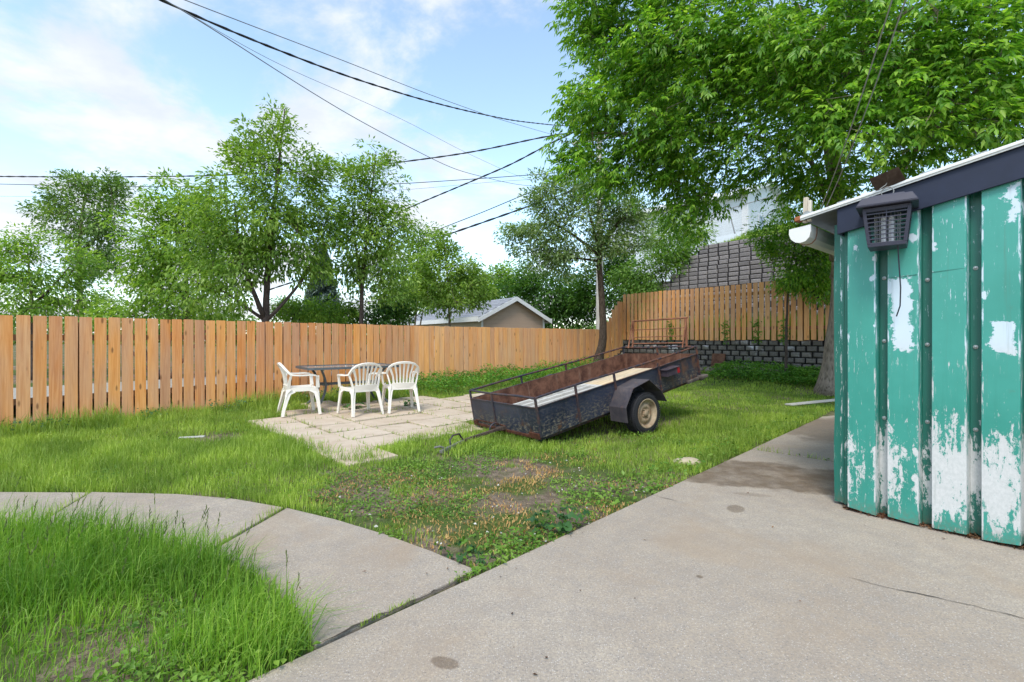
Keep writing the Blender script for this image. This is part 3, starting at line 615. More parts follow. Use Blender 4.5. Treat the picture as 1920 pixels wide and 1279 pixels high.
m = MB(); m.add([(-.095, -.05, .02), (.07, -.05, .062), (.1, .05, -.030), (-.065, .05, -.075), (-.095, -.056, .028), (.07, -.056, .070), (.1, .044, -.022), (-.065, .044, -.067)], [(3, 2, 1, 0), (4, 5, 6, 7), (0, 1, 5, 4), (1, 2, 6, 5), (2, 3, 7, 6), (3, 0, 4, 7)])
m.build('plate', M['hookm'], pl, bevel=.002, local=True)
hk = Vector(tuple(Lp-pc)); m = MB(); m.tube([(-.005, .02, .0), (-.008, -.02, -.03), (hk.x, hk.y, hk.z+.418)], .0035, 6); m.build('hook', M['wire'], pl, smooth=60, local=True)
# clothes line bracket and cords
cb = sp(-.235, -.09, 2.30)
tb = thing('clothesline_bracket', cb, 'bleached wooden clothesline bracket nailed at the roof corner', 'bracket', rot=(0, 0, math.atan2(sw[1], sw[0])))
m = MB(); m.obox((-.028, -.01, -.07), (.03, 0, 0), (0, .04, 0), (.008, 0, .20)); m.obox((.006, -.014, -.065), (.026, 0, 0), (0, .036, 0), (.004, 0, .165)); m.build('wooden_cleat', M['bleached'], tb, bevel=.004, local=True)
m = MB(); Mx = Matrix.Translation((.01, -.02, -.01)) @ Matrix.Rotation(R(90), 4, 'X'); m.lathe([(.004, 0), (.026, 0), (.026, .003), (.018, .007), (.026, .011), (.026, .014), (.004, .014)], Mx, 18); m.build('pulley', M['wire'], tb, smooth=40, local=True)
m = MB(); m.obox((0, 0, 0), v3(sw*.085, .012), v3(si*.09, 0), (0, 0, .035)); m.xf(Matrix.Translation(Vector(tuple(sp(-.325, -.09, 2.253)))))
tag(m.build('brick_piece', M['brick'], bevel=.005), 'broken piece of orange brick lying on the corner of the shed roof', 'brick')
ea = px(1536, 398, 3.72); 
for k, (ex, lab) in enumerate(((1694, 'left steel clothesline cord rising from the shed corner'), (1722, 'right steel clothesline cord rising from the shed corner'))):
    eb = px(ex, -70, 1.9); s0 = px(1540+k*10, 388-k*2, 3.74)
    P = [s0+(eb-s0)*q+np.array((0, 0, -.05*4*q*(1-q))) for q in np.linspace(0, 1.25, 24)]
    m = MB(); m.tube(P, .0032, 5); tag(m.build('clothesline', M['wire'], smooth=60), lab, 'clothesline', 'clothesline cords')

# ================================================================== GARAGE, HOUSE, CHAIN LINK, POLE, CABLES
ga = thing('garage', (-1.26, 20, .45), 'beige sided garage with grey gable roof behind the cedar fence', 'garage', rot=(0, 0, math.atan2(.57, .82)))
GW, GL, GE, GA = 3.3, 8.2, 1.80, 2.62
m = MB(); m.add([(0, 0, -.3), (GW, 0, -.3), (GW, 0, GE), (GW/2, 0, GA-.05), (0, 0, GE)], [(0, 1, 2, 3, 4)]); m.build('gable_wall', M['beige'], ga, local=True); m = MB(); m.add([(0, GL, -.3), (GW, GL, -.3), (GW, GL, GE), (GW/2, GL, GA-.05), (0, GL, GE)], [(4, 3, 2, 1, 0)])
m.build('gable_wall', M['beige'], ga, local=True)
m = MB(); m.add([(0, 0, -.3), (0, GL, -.3), (0, GL, GE), (0, 0, GE)], [(3, 2, 1, 0)]); m.add([(GW, 0, -.3), (GW, GL, -.3), (GW, GL, GE), (GW, 0, GE)], [(0, 1, 2, 3)]); m.build('side_wall', M['cream'], ga, local=True)
sl_ = (GA-GE)/(GW/2); ov = .28
m = MB()
for sx in (-1, 1):
    for k in range(10):
        a0_, a1_ = k/10, (k+1)/10; hw = GW/2+ov
        x0, x1 = GW/2+sx*hw*a0_, GW/2+sx*hw*a1_; z0, z1 = GA+.05-sl_*hw*a0_, GA+.05-sl_*hw*a1_
        for j in range(24):
            y0 = -.2+j*(GL+.4)/24+(.17 if k % 2 else 0); y1 = y0+(GL+.4)/24-.006; y1 = min(y1, GL+.2); m.add([(x0, y0, z0+.012), (x1, y0, z1+.02), (x1, y1, z1+.02), (x0, y1, z0+.012)], [(0, 1, 2, 3) if sx > 0 else (3, 2, 1, 0)])
    m.obox((GW/2, -.2, GA+.0), (sx*(GW/2+ov), 0, -sl_*(GW/2+ov)), (0, GL+.4, 0), (0, 0, .045))
m.build('roof', M['shingle'], ga, local=True)
m = MB()
for sx in (-1, 1):
    m.obox((GW/2, -.235, GA-.10), (sx*(GW/2+ov), 0, -sl_*(GW/2+ov)), (0, .03, 0), (0, 0, .18))
m.build('barge_board', M['trim'], ga, local=True)
m = MB()
for x in (-ov-.03, GW+ov): m.obox((x, -.2, GE-.20), (.03, 0, 0), (0, GL+.4, 0), (0, 0, .20))
m.build('eave_board', M['trim'], ga, local=True)
m = MB(); m.obox((-.02, -.02, -.3), (.09, 0, 0), (0, .018, 0), (0, 0, GE+.3)); m.build('corner_board', M['trim'], ga, local=True); m = MB(); m.obox((GW-.07, -.02, -.3), (.09, 0, 0), (0, .018, 0), (0, 0, GE+.3)); m.build('corner_board', M['trim'], ga, local=True)

hc = px(1402, 430, 26.5); hz0 = 6.4
ho = thing('white_house', (hc[0], hc[1], hz0), 'white sided house on the hilltop behind the trees', 'house', rot=(0, 0, math.atan2(.70, .71)))
m = MB(); HW, HL, HE, HA = 6.5, 9.0, 3.0, 4.1
m.add([(0, 0, -1.5), (HW, 0, -1.5), (HW, 0, HE), (HW/2, 0, HA), (0, 0, HE)], [(0, 1, 2, 3, 4)]); m.add([(0, HL, -1.5), (HW, HL, -1.5), (HW, HL, HE), (HW/2, HL, HA), (0, HL, HE)], [(4, 3, 2, 1, 0)])
m.add([(0, 0, -1.5), (0, HL, -1.5), (0, HL, HE), (0, 0, HE)], [(3, 2, 1, 0)]); m.add([(HW, 0, -1.5), (HW, HL, -1.5), (HW, HL, HE), (HW, 0, HE)], [(0, 1, 2, 3)]); m.build('wall', M['housewall'], ho, local=True)
m = MB(); s2 = (HA-HE)/(HW/2)
for sx in (-1, 1): m.obox((HW/2, -.4, HA+.02), (sx*(HW/2+.5), 0, -s2*(HW/2+.5)), (0, HL+.8, 0), (0, 0, .16))
m.build('roof', M['trim'], ho, local=True)
m = MB(); m.obox((-.10, -.05, -1), (.34, 0, 0), (0, .045, 0), (0, 0, HE+.9)); m.build('corner_board', M['trim'], ho, local=True); m = MB(); m.obox((-.05, -.0, -1), (.045, 0, 0), (0, .3, 0), (0, 0, HE+.9)); m.build('corner_board', M['trim'], ho, local=True)
for (x, z) in ((1.6, 1.0),):
    m = MB(); m.obox((x, -.05, z), (.9, 0, 0), (0, .04, 0), (0, 0, 1.1)); f = m.build('window', M['trim'], ho, local=True)
    m = MB(); m.obox((x+.08, -.058, z+.08), (.74, 0, 0), (0, .006, 0), (0, 0, .94)); m.build('pane', M['darkwin'], f, local=True)
cf = thing('chain_link_fence', px(1390, 422, 21), 'sparse chain link fence with grey posts on the grass bank', 'fence')
tp = [px(1296, 412, 23.4), px(1366, 392, 21.8), px(1452, 367, 20.0), px(1560, 336, 18.2)]
m = MB(); m.tube(tp, .021, 6); m.build('top_rail', M['wire'], cf, smooth=60)
for q, (bx, by, bY) in zip(tp[:3], ((1300, 446, 23.2), (1378, 424, 21.6), (1466, 402, 19.8))):
    m = MB(); m.tube([q, px(bx, by+14, bY)], .03, 6); m.build('post', M['wire'], cf, smooth=60)
m = MB()
for k in range(90):
    q = k/89; a = tp[0]+(tp[2]-tp[0])*q; 
    for sx in (-.35, .35):
        b = tp[0]+(tp[2]-tp[0])*min(1, max(0, q+sx*.16)); m.tube([a, b-np.array((0, 0, 1.15))], .003, 3, False)
m.build('wire_mesh', M['wire'], cf)

PB = np.array((3.66, 20.2, .5)); PT = px(1124, 240, 20.2)
up_ = thing('utility_pole', PB, 'pale wooden utility pole behind the leaning yard tree', 'utility pole')
m = MB(); m.tube([PB+(0, 0, -.5), PB+(0, 0, 4), PT], [.16, .145, .115], 14); m.build('shaft', M['pole'], up_, smooth=50)
m = MB(); cd = nrm((.9, -.42, 0)); m.bar(PT-cd*1.2+(0, -.14, -.5), PT+cd*1.2+(0, -.14, -.5), .09, .11); m.build('crossarm', M['pole'], up_)
for q in (-1.05, -.5, .5, 1.05):
    m = MB(); Mx = Matrix.Translation(Vector(tuple(PT+cd*q+np.array((0, -.14, -.44))))); m.lathe([(0, 0), (.03, 0), (.045, .05), (.025, .08), (.04, .11), (0, .13)], Mx, 10); m.build('insulator', M['tabmetal'], up_, smooth=40)
def cable(pts, r, label, mat='cable', twist=0):
    # pts: photo x, y and distance; a smooth run through them
    P = np.array([px(*q) for q in pts]); s = np.concatenate(([0], np.cumsum(np.linalg.norm(np.diff(P, axis=0), axis=1)))); n_ = 90
    u = np.linspace(0, s[-1], n_); Q = np.stack([np.interp(u, s, P[:, k]) for k in range(3)], 1)
    for _ in range(14): Q[1:-1] = (Q[:-2]+2*Q[1:-1]+Q[2:])/4
    m = MB()
    if twist:
        for ph in (0, math.pi): m.tube(Q+np.stack((np.cos(u*twist+ph)*r*.9, 0*u, np.sin(u*twist+ph)*r*.9), 1), r, 6)
    else: m.tube(Q, r, 6)
    tag(m.build('power_cable', M[mat], smooth=60), label, 'cable', 'overhead cables')
def hy(pts, Y0, Y1):                                # distances for a straight run: 1/Y is linear in x
    x0, x1 = pts[0][0], pts[-1][0]; return [(x, y, 1/(1/Y0+(1/Y1-1/Y0)*(x-x0)/(x1-x0))) for x, y in pts]
cable(hy([(150, -75), (300, 2), (400, 45), (490, 82), (640, 140), (780, 184), (870, 207), (960, 226), (1040, 235), (1118, 238)], 5.2, 20), .0105, 'thick twisted black cable sweeping down from top left to the hidden pole', 'cable', 9)
cable(hy([(190, -62), (345, 0), (640, 112), (790, 172), (930, 222), (1034, 252), (1120, 275)], 5.0, 20), .006, 'grey cable running above the thick twisted one', 'cable2')
cable(hy([(180, -75), (318, 4), (390, 46), (480, 108), (640, 208), (740, 262), (850, 318), (960, 345), (1118, 362)], 5.0, 20), .0065, 'steep cable crossing below the others and passing above the tall fence tree', 'cable2')
cable(hy([(330, 12), (500, 112), (640, 172), (760, 226), (860, 280), (960, 326), (1118, 380)], 6, 20), .0035, 'very thin pale wire hanging between the heavier cables', 'cable2')
cable([(-160, 330, 24), (0, 331, 23.5), (200, 332, 23), (390, 330, 22.5), (640, 317, 21.8), (745, 305, 21.3), (880, 287, 20.8), (960, 270, 20.5), (1035, 252, 20.2), (1118, 243, 20.1)], .021, 'long black cable rising gently across the whole sky', 'cable', 5)
cable([(-160, 344, 24), (0, 345, 23.5), (200, 350, 23), (380, 350, 22.5), (640, 350, 21.8), (765, 344, 21.3), (900, 335, 20.8), (1010, 327, 20.4), (1118, 318, 20.1)], .015, 'dark cable level just below the long black cable', 'cable')
cable([(-160, 366, 27), (0, 368, 26.5), (240, 371, 26), (640, 362, 24), (780, 355, 23), (930, 340, 22), (1118, 330, 20.3)], .008, 'thin grey lowest horizontal wire at left', 'cable2')
cable(hy([(560, 492), (680, 430), (772, 387), (870, 346), (960, 308), (1033, 268), (1110, 232)], 30, 20.2), .022, 'black cable climbing steeply from the middle trees to the pole', 'cable', 5)
cable(hy([(700, 492), (820, 431), (905, 398), (1000, 358), (1118, 302)], 29, 20.2), .020, 'lower dark cable above the garage rising to the right', 'cable')
cable(hy([(500, 545), (600, 512), (740, 470), (845, 438), (920, 412), (1005, 382), (1040, 370), (1118, 340)], 30, 20.2), .027, 'lowest and thickest cable passing over the garage into the pale tree', 'cable', 4)
# ================================================================== TRAILER
TO = np.array((.347, 5.86, .10)); TW, TL, TH = 1.50, 3.36, .385
tr = thing('utility_trailer', TO, 'rusty navy box trailer with its nose down on the grass', 'trailer', rot=(R(-1.2), R(-10.2), R(36)))
TM = parent_matrix(tr)
def tpart(m, name, mat, parent=None, **k): return m.build(name, mat, parent or tr, local=True, **k)
m = MB(); m.box((TL/2, .004, TH/2), (TL, .008, TH)); tpart(m, 'side_panel', M['navy'])
m = MB(); m.box((TL/2, TW-.004, TH/2), (TL, .008, TH)); tpart(m, 'side_panel', M['navy'])
m = MB(); m.box((-.003, TW/2, TH/2), (.008, TW+.01, TH)); tpart(m, 'front_panel', M['navy'])
m = MB(); m.box((TL+.003, TW/2, TH/2), (.008, TW+.01, TH)); tpart(m, 'tailgate', M['rust'])
m = MB(); m.box((TL/2, .011, TH/2), (TL-.012, .004, TH-.004)); m.box((TL/2, TW-.011, TH/2), (TL-.012, .004, TH-.004)); m.box((.006, TW/2, TH/2), (.004, TW-.03, TH-.004)); m.box((TL-.006, TW/2, TH/2), (.004, TW-.03, TH-.004)); tpart(m, 'inner_lining', M['rust'])
m = MB(); m.box((TL/2, TW/2, .025), (TL-.03, TW-.03, .03)); tpart(m, 'floor', M['rust'])
m = MB(); m.box((-.012, TW/2, .012), (.03, TW, .035)); m.box((-.012, .09, .03), (.034, .2, .07)); m.box((-.012, TW-.05, .03), (.034, .1, .06)); m.box((-.014, TW*.72, .075), (.012, TW*.5, .014)); tpart(m, 'front_beam', m_rust('dark_rust', (.045, .016, .010), (.12, .045, .024), (.10, .07, .06)), bevel=.003)
m = MB()                                                  # lips folded along the top of the panels
m.box((TL/2, -.004, TH-.002), (TL, .022, .010)); m.box((TL/2, TW+.004, TH-.002), (TL, .022, .010)); m.box((-.008, TW/2, TH-.002), (.022, TW, .010)); tpart(m, 'top_edge', M['rail'], bevel=.002)
RH = .500
for (a, b) in (((0, 0), (TL, 0)), ((0, TW), (TL, TW)), ((0, 0), (0, TW)), ((TL, 0), (TL, TW))):
    m = MB(); m.tube([(a[0]+(b[0]-a[0])*q, a[1]+(b[1]-a[1])*q, RH+.006*math.sin(q*7)) for q in np.linspace(0, 1, 9)], .0155, 8); tpart(m, 'rail', M['rail'], smooth=50)
posts = [(x, 0, 1) for x in (.0, .668, 1.40, 2.36, TL)]+[(x, TW, 1) for x in (.0, .95, 1.9, TL)]+[(0, TW*.62, 1), (TL, TW*.5, 0)]
for (x, y, low) in posts:
    m = MB(); oy = -.012 if y == 0 else (.012 if y == TW else 0); ox = -.012 if (x == 0 and 0 < y < TW) else 0
    m.bar((x+ox, y+oy, .02 if low else TH-.02), (x+ox, y+oy, RH), .032, .022, (1, 0, 0)); tpart(m, 'post', M['rail'], bevel=.002)
Wc = Vector((1.80, 6.70, .288)); Wl = TM.inverted() @ Wc
def wheel(y, flip):
    wv = bpy.data.objects.new('wheel', None); COL.objects.link(wv); wv.parent = tr; wv.location = (Wl.x, y, Wl.z); wv.rotation_euler = (R(90) if not flip else R(-90), 0, 0)
    Rr = .285
    m = MB(); m.lathe([(.192, .088), (.205, .096), (.235, .099), (.262, .092), (.278, .078), (Rr, .06), (Rr, -.06), (.278, -.078), (.262, -.092), (.235, -.099), (.205, -.096), (.192, -.088)], None, 48)
    for k in range(64):                                   # tread lugs wrap over the shoulder
        a = 2*math.pi*k/64; Mz = Matrix.Rotation(a, 4, 'Z')
        for z0 in (-.045, .0, .045): m.xf  # keep lugs in one mesh
        for z0 in (-.058, -.02, .02, .058):
            b = len(m.v); m.box((0, 0, 0), (.010, .017, .026)); sh = Matrix.Rotation(a+.03*(1 if int(abs(z0)*100) % 2 else -1), 4, 'Z') @ Matrix.Translation((Rr+.001, 0, z0)); m.v[b:] = [tuple(sh @ Vector(p)) for p in m.v[b:]]
        for sg in (-1, 1):
            b = len(m.v); m.box((0, 0, 0), (.03, .013, .010)); sh = Mz @ Matrix.Translation((.268, 0, sg*.086)) @ Matrix.Rotation(-sg*R(42), 4, 'Y'); m.v[b:] = [tuple(sh @ Vector(p)) for p in m.v[b:]]
    m.build('tyre', M['tyre'], wv, smooth=35, local=True)
    m = MB(); m.lathe([(.196, .088), (.203, .098), (.194, .100), (.184, .092), (.178, .062), (.166, .046), (.150, .040), (.134, .052), (.118, .066), (.098, .070), (.080, .064), (.066, .052), (.050, .050), (.045, .060), (.040, .078), (.030, .084), (.0, .086)], None, 48)
    m.lathe([(.196, .088), (.19, -.088)], None, 48)
    for k in range(4):
        a = k*math.pi/2+.4; m.lathe([(0, .026), (.010, .024), (.012, .004), (.012, 0)], Matrix.Translation((.062*math.cos(a), .062*math.sin(a), .050)), 8)
    m.build('rim', M['rim'], wv, smooth=35, local=True)
wheel(Wl.y, False); wheel(TW+.175, True)
prof = [(-.43, .055), (-.425, .255), (-.235, .475), (.115, .515), (.345, .30), (.43, .13)]
def fender(y0, y1):
    m = MB(); q = [(Wl.x+a-.02, Wl.z+b-.06) for a, b in prof]; q2 = [(Wl.x-.02+a*.985, Wl.z-.06+b*.985) for a, b in prof]; n_ = len(q)
    vs = [(x, y, z) for y in (y0, y1) for x, z in q]+[(x, y, z) for y in (y0, y1) for x, z in q2]
    fs = []
    for i in range(n_-1): fs += [(i, i+1, n_+i+1, n_+i), (2*n_+i, 3*n_+i, 3*n_+i+1, 2*n_+i+1), (i, 2*n_+i, 2*n_+i+1, i+1), (n_+i, n_+i+1, 3*n_+i+1, 3*n_+i)]
    fs += [(0, n_, 3*n_, 2*n_), (n_-1, 3*n_-1, 4*n_-1, 2*n_-1)]
    m.add(vs, fs); tpart(m, 'fender', m_rust('fender_steel', (.055, .050, .062), (.115, .095, .095), (.20, .12, .09)))
fender(-.30, -.004); fender(TW+.004, TW+.30)
m = MB(); a = TM.inverted() @ Vector((*(Wc.xy), Wc.z)); m.tube([(Wl.x, Wl.y+.05, Wl.z), (Wl.x, TW+.12, Wl.z)], .028, 8); m.bar((Wl.x, .1, Wl.z), (Wl.x, .1, .0), .06, .04, (0, 1, 0)); m.bar((Wl.x, TW-.1, Wl.z), (Wl.x, TW-.1, .0), .06, .04, (0, 1, 0)); m.bar((.0, .1, -.03), (TL, .1, -.03), .05, .06); m.bar((.0, TW-.1, -.03), (TL, TW-.1, -.03), .05, .06); tpart(m, 'axle_frame', M['rail'], smooth=40)
m = MB(); m.obox((2.40, -.13, .225), (.24, 0, 0), (0, .125, 0), (0, 0, .10)); m.obox((2.38, -.145, .325), (.32, 0, 0), (0, .14, 0), (0, 0, .008)); br = tpart(m, 'light_bracket', m_rust('bracket_steel', (.05, .04, .06), (.12, .085, .09), (.25, .16, .12)), bevel=.003)
m = MB(); m.obox((2.64, -.135, .228), (.06, 0, 0), (0, .115, 0), (0, 0, .092)); m.build('tail_light', M['red'], br, bevel=.008, local=True)
m = MB(); m.obox((3.02, -.03, -.035), (.30, 0, 0), (0, .10, 0), (0, 0, .05)); m.obox((3.33, -.06, -.05), (.08, 0, 0), (0, TW+.08, 0), (0, 0, .08)); m.obox((3.30, -.10, -.015), (.16, 0, 0), (0, .12, 0), (0, 0, .05)); tpart(m, 'rear_bumper', m_rust('grey_rust', (.05, .045, .042), (.16, .13, .11), (.30, .27, .24)), bevel=.012)
# barred loading gate standing on the tail
rk = bpy.data.objects.new('loading_gate', None); COL.objects.link(rk); rk.parent = tr; rk.location = (TL, .16, RH); rk.rotation_euler = (0, R(4), 0)
GWd, GH = 1.12, .47
for y in (0, GWd):
    m = MB(); m.bar((0, y, 0), (.06, y-.02*(1 if y else -1), GH), .03, .02, (1, 0, 0)); m.bar((-.12, y, 0), (.06, y, GH), .02, .014, (1, 0, 0)); m.build('upright', M['rust2'], rk, local=True)
for z, r_ in ((GH, .016), (GH*.66, .008), (GH*.38, .008), (GH*.14, .011)):
    m = MB(); m.tube([(.06*z/GH, -.01, z), (.06*z/GH, GWd+.01, z)], r_, 6); m.build('bar', M['rust2'], rk, smooth=50, local=True)
# drawbar
tg = lambda q: np.array(TM.inverted() @ Vector(q))
m = MB(); m.bar(tg((-.02, 6.52, .15)), tg((-.595, 5.89, .07)), .04, .035); m.bar(tg((.25, 6.75, .12)), tg((-.2, 6.34, .13)), .05, .05); db = tpart(m, 'drawbar', m_rust('drawbar_steel', (.045, .034, .03), (.13, .09, .07), (.24, .19, .15)), bevel=.004)
m = MB(); m.bar(tg((-.60, 5.885, .065)), tg((-.80, 5.43, .04)), .045, .035); m.tube([tg(q) for q in ((-.76, 5.52, .06), (-.82, 5.48, .09), (-.88, 5.46, .08))], .014, 6); m.build('coupler', plain('pitted_zinc', (.17, .165, .15), .7, .3, .35, 25, .3), db, bevel=.006, local=True)
m = MB(); m.tube([tg(q) for q in ((-.60, 5.90, .08), (-.64, 5.86, .16), (-.70, 5.74, .165), (-.73, 5.68, .12), (-.72, 5.66, .07))], .011, 6); m.build('safety_loop', M['rail'], db, smooth=60, local=True)
m = MB(); m.tube([tg(np.array((-.22, 6.36, .13))+np.array((math.cos(a)*.07, math.cos(a)*.05, math.sin(a)*.075))) for a in np.linspace(-.4, math.pi+.4, 12)], .010, 6); m.build('chain_hoop', M['rail'], db, smooth=60, local=True)
# load lying in the box
def lay(x, y, z): return TM @ Vector((x, y, z))
wf = thing('window_frame', lay(.70, .33, .325), 'old flaking white window frame lying in the front of the trailer', 'window frame', rot=(R(-1.2), R(-9.2), R(36)))
m = MB(); fx, fy = 1.28, .54
for y in (-fy/2, -.09, .09, fy/2): m.box((0, y, 0), (fx, .05, .03))
for x in (-fx/2, fx/2): m.box((x, 0, .0015), (.06, fy+.05, .03))
m.build('frame', M['oldwhite'], wf, bevel=.003, local=True)
m = MB(); m.box((0, 0, -.008), (fx-.04, fy-.03, .008)); m.build('panel', plain('dusty_panel', (.30, .28, .25), .8, 0, .3, 6), wf, local=True)
m = MB()
for k in range(5): m.box((-.35+k*.2, .14, .002), (.022, .20, .018))
m.build('muntin', M['oldwhite'], wf, local=True)
ps = thing('plywood_sheet', lay(1.93, .32, .31), 'bleached plywood sheet lying in the trailer behind the window frame', 'plywood sheet', rot=(R(-3), R(-10.8), R(35.4)))
m = MB(); m.box((0, 0, 0), (1.15, .56, .016)); m.build('sheet', M['ply'], ps, local=True)
m = MB(); m.box((0, .31, .012), (1.22, .06, .03)); m.build('batten', M['bleached'], ps, local=True)

# ================================================================== CHAIRS AND TABLE
def chair(name, label):
    t = thing(name, (0, 0, 0), label, 'chair', 'white resin garden chairs'); pm = M['plastic']
    m = MB(); nx, ny = 10, 10; vs = []                     # seat: dished, front edge rolled over
    for j in range(ny+1):
        v = j/ny; y = -.21+.46*v; hw = .195+.045*v
        for i in range(nx+1):
            u = i/nx*2-1; z = .435-.022*(1-u*u)*(1-(2*v-1)**4)-.045*max(0, v-.82)**2*30+.012*v; vs.append((u*hw, y, z))
    n_ = (nx+1)*(ny+1); vs2 = [(x, y, z-.018) for x, y, z in vs]
    fs = [(j*(nx+1)+i, j*(nx+1)+i+1, (j+1)*(nx+1)+i+1, (j+1)*(nx+1)+i) for j in range(ny) for i in range(nx)]
    per = [i for i in range(nx+1)]+[j*(nx+1)+nx for j in range(1, ny+1)]+[ny*(nx+1)+i for i in range(nx-1, -1, -1)]+[j*(nx+1) for j in range(ny-1, 0, -1)]
    m.add(vs+vs2, fs+[tuple(n_+q for q in f[::-1]) for f in fs]+[(per[k], n_+per[k], n_+per[(k+1) % len(per)], per[(k+1) % len(per)]) for k in range(len(per))])
    for sx in (-1, 1): m.sweep([(sx*.20, -.21, .415), (sx*.222, 0, .415), (sx*.245, .24, .42)], (1, 0, 0), .016, .06)
    m.sweep([(-.235, .235, .408), (0, .255, .395), (.235, .235, .408)], (0, 1, 0), .016, .055); m.sweep([(-.20, -.205, .41), (0, -.222, .41), (.20, -.205, .41)], (0, 1, 0), .016, .065)
    m.build('seat', pm, t, smooth=45, local=True)
    m = MB()                                               # arch, lower plate and the seven fanned slats
    arch = [(-.262, -.165, .655), (-.258, -.215, .70), (-.238, -.262, .755), (-.185, -.295, .800), (-.10, -.312, .826), (0, -.317, .834)]; arch += [(-x, y, z) for x, y, z in arch[-2::-1]]
    m.sweep(arch, [(0, 1, .25)]*len(arch), [.036]*len(arch), .030)
    m.sweep([(-.185, -.205, .445), (-.10, -.226, .45), (0, -.232, .45), (.10, -.226, .45), (.185, -.205, .445)], (0, -.2, 1), .085, .014)
    for k in range(7):
        u = (k-3)/3; wd = .030 if abs(u) < .9 else .036
        p0 = np.array((u*.155, -.226+.016*abs(u)**2, .475)); p2 = np.array((u*.225, -.312+.045*abs(u)**2.2, .822-.085*abs(u)**2.4)); pm_ = p0*.5+p2*.5+np.array((-u*.018, .016, 0))
        m.sweep([p0, pm_, p2], (1, 0, 0), [wd, wd*.78, wd], .012)
    m.build('backrest', pm, t, smooth=45, local=True)
    for sx in (-1, 1):
        m = MB(); m.sweep([(sx*.262, -.168, .658), (sx*.282, -.10, .648), (sx*.292, .0, .645), (sx*.290, .12, .648), (sx*.282, .19, .640), (sx*.276, .222, .615)], (1, 0, 0), [.036, .046, .054, .056, .052, .044], .022)
        m.sweep([(sx*.274, .222, .632), (sx*.266, .225, .55), (sx*.252, .232, .44)], (0, 1, 0), [.052, .048, .056], .026)
        m.sweep([(sx*.262, -.165, .66), (sx*.235, -.19, .55), (sx*.205, -.20, .43)], (0, 1, 0), [.03, .035, .05], .022)
        m.build('armrest', pm, t, smooth=45, local=True)
    for sx in (-1, 1):
        m = MB(); P = [(sx*.225, .17, .425), (sx*.246, .215, .36), (sx*.256, .232, .25), (sx*.268, .252, .10), (sx*.275, .262, 0)]
        m.sweep(P, (0, 1, 0), [.15, .085, .060, .050, .046], .016); m.sweep([(p[0]-sx*.014, p[1]+.016, p[2]) for p in P], (1, 0, 0), [.11, .066, .050, .044, .040], .014); m.build('leg', pm, t, smooth=40, bevel=.003, local=True)
        m = MB(); P = [(sx*.205, -.15, .42), (sx*.222, -.205, .36), (sx*.235, -.235, .25), (sx*.252, -.275, .10), (sx*.262, -.292, 0)]
        m.sweep(P, (0, 1, 0), [.15, .085, .060, .048, .044], .016); m.sweep([(p[0]-sx*.014, p[1]-.016, p[2]) for p in P], (1, 0, 0), [.11, .066, .050, .044, .040], .014); m.build('leg', pm, t, smooth=40, bevel=.003, local=True)
    return t
def copy_tree(o, parent=None):
    c = o.copy(); COL.objects.link(c); c.parent = parent
    for ch in list(o.children): copy_tree(ch, c)
    return c
ch0 = chair('garden_chair', 'white resin chair at the left end of the table, facing right')
spots = [(-3.57, 8.14, (.84, .54), None), (-2.55, 8.13, (-.66, .75), 'white resin chair with its back to the lawn, in the middle of the three'), (-1.95, 8.46, (-.42, .91), 'white resin chair nearest the trailer, right-hand one of the three')]
for i, (x, y, fdir, lab) in enumerate(spots):
    o = ch0 if i == 0 else copy_tree(ch0)
    o.location = (x, y, float(terr(x, y))+.032); o.rotation_euler = (0, 0, math.atan2(fdir[1], fdir[0])-math.pi/2); o.scale = (1.02, 1.02, 1.02)
    if lab: o['label'] = lab
tc = np.array((-3.12, 9.22)); tz = float(terr(*tc))+.03
tb_ = thing('patio_table', v3(tc, tz), 'long grey metal patio table with curved legs against the cedar fence', 'table', rot=(0, 0, math.atan2(.60, .80)))
m = MB(); m.box((0, 0, .714), (1.62, .90, .008)); m.build('tabletop', M['glass'], tb_, bevel=.003, local=True)
m = MB(); rc = []
for cx_, cy_, a0 in ((.76, .42, 0), (-.76, .42, 90), (-.76, -.42, 180), (.76, -.42, 270)): rc += [(cx_+.07*math.cos(R(a0+q)), cy_+.07*math.sin(R(a0+q)), .708) for q in (0, 30, 60, 90)]
rc.append(rc[0]); m.sweep(rc, [(0, 0, 1)]*len(rc), .040, .034); m.build('table_rim', M['tabmetal'], tb_, smooth=40, local=True)
for sx in (-1, 1):
    for sy in (-1, 1):
        q = np.linspace(0, 1, 14); m = MB()
        m.sweep([(sx*(.60-.15*math.sin(math.pi*a)+.06*a), sy*(.36-.14*math.sin(math.pi*a)), .70*(1-a)) for a in q], (1, .3, 0), .034, .026); m.build('leg', M['tabmetal'], tb_, smooth=50, local=True)
    m = MB(); m.sweep([(sx*(.46+.075*math.cos(a)), .0+.22*math.sin(a), .40+.0*a) for a in np.linspace(0, 2*math.pi, 25)], [(0, 0, 1)]*25, .03, .022); m.build('ring_brace', M['tabmetal'], tb_, smooth=50, local=True)
m = MB(); m.bar((-.46, .1, .40), (.46, .1, .40), .03, .03); m.bar((-.46, -.1, .40), (.46, -.1, .40), .03, .03); m.bar((-.6, .0, .69), (.6, .0, .69), .03, .02); m.build('stretcher', M['tabmetal'], tb_, bevel=.003, local=True)

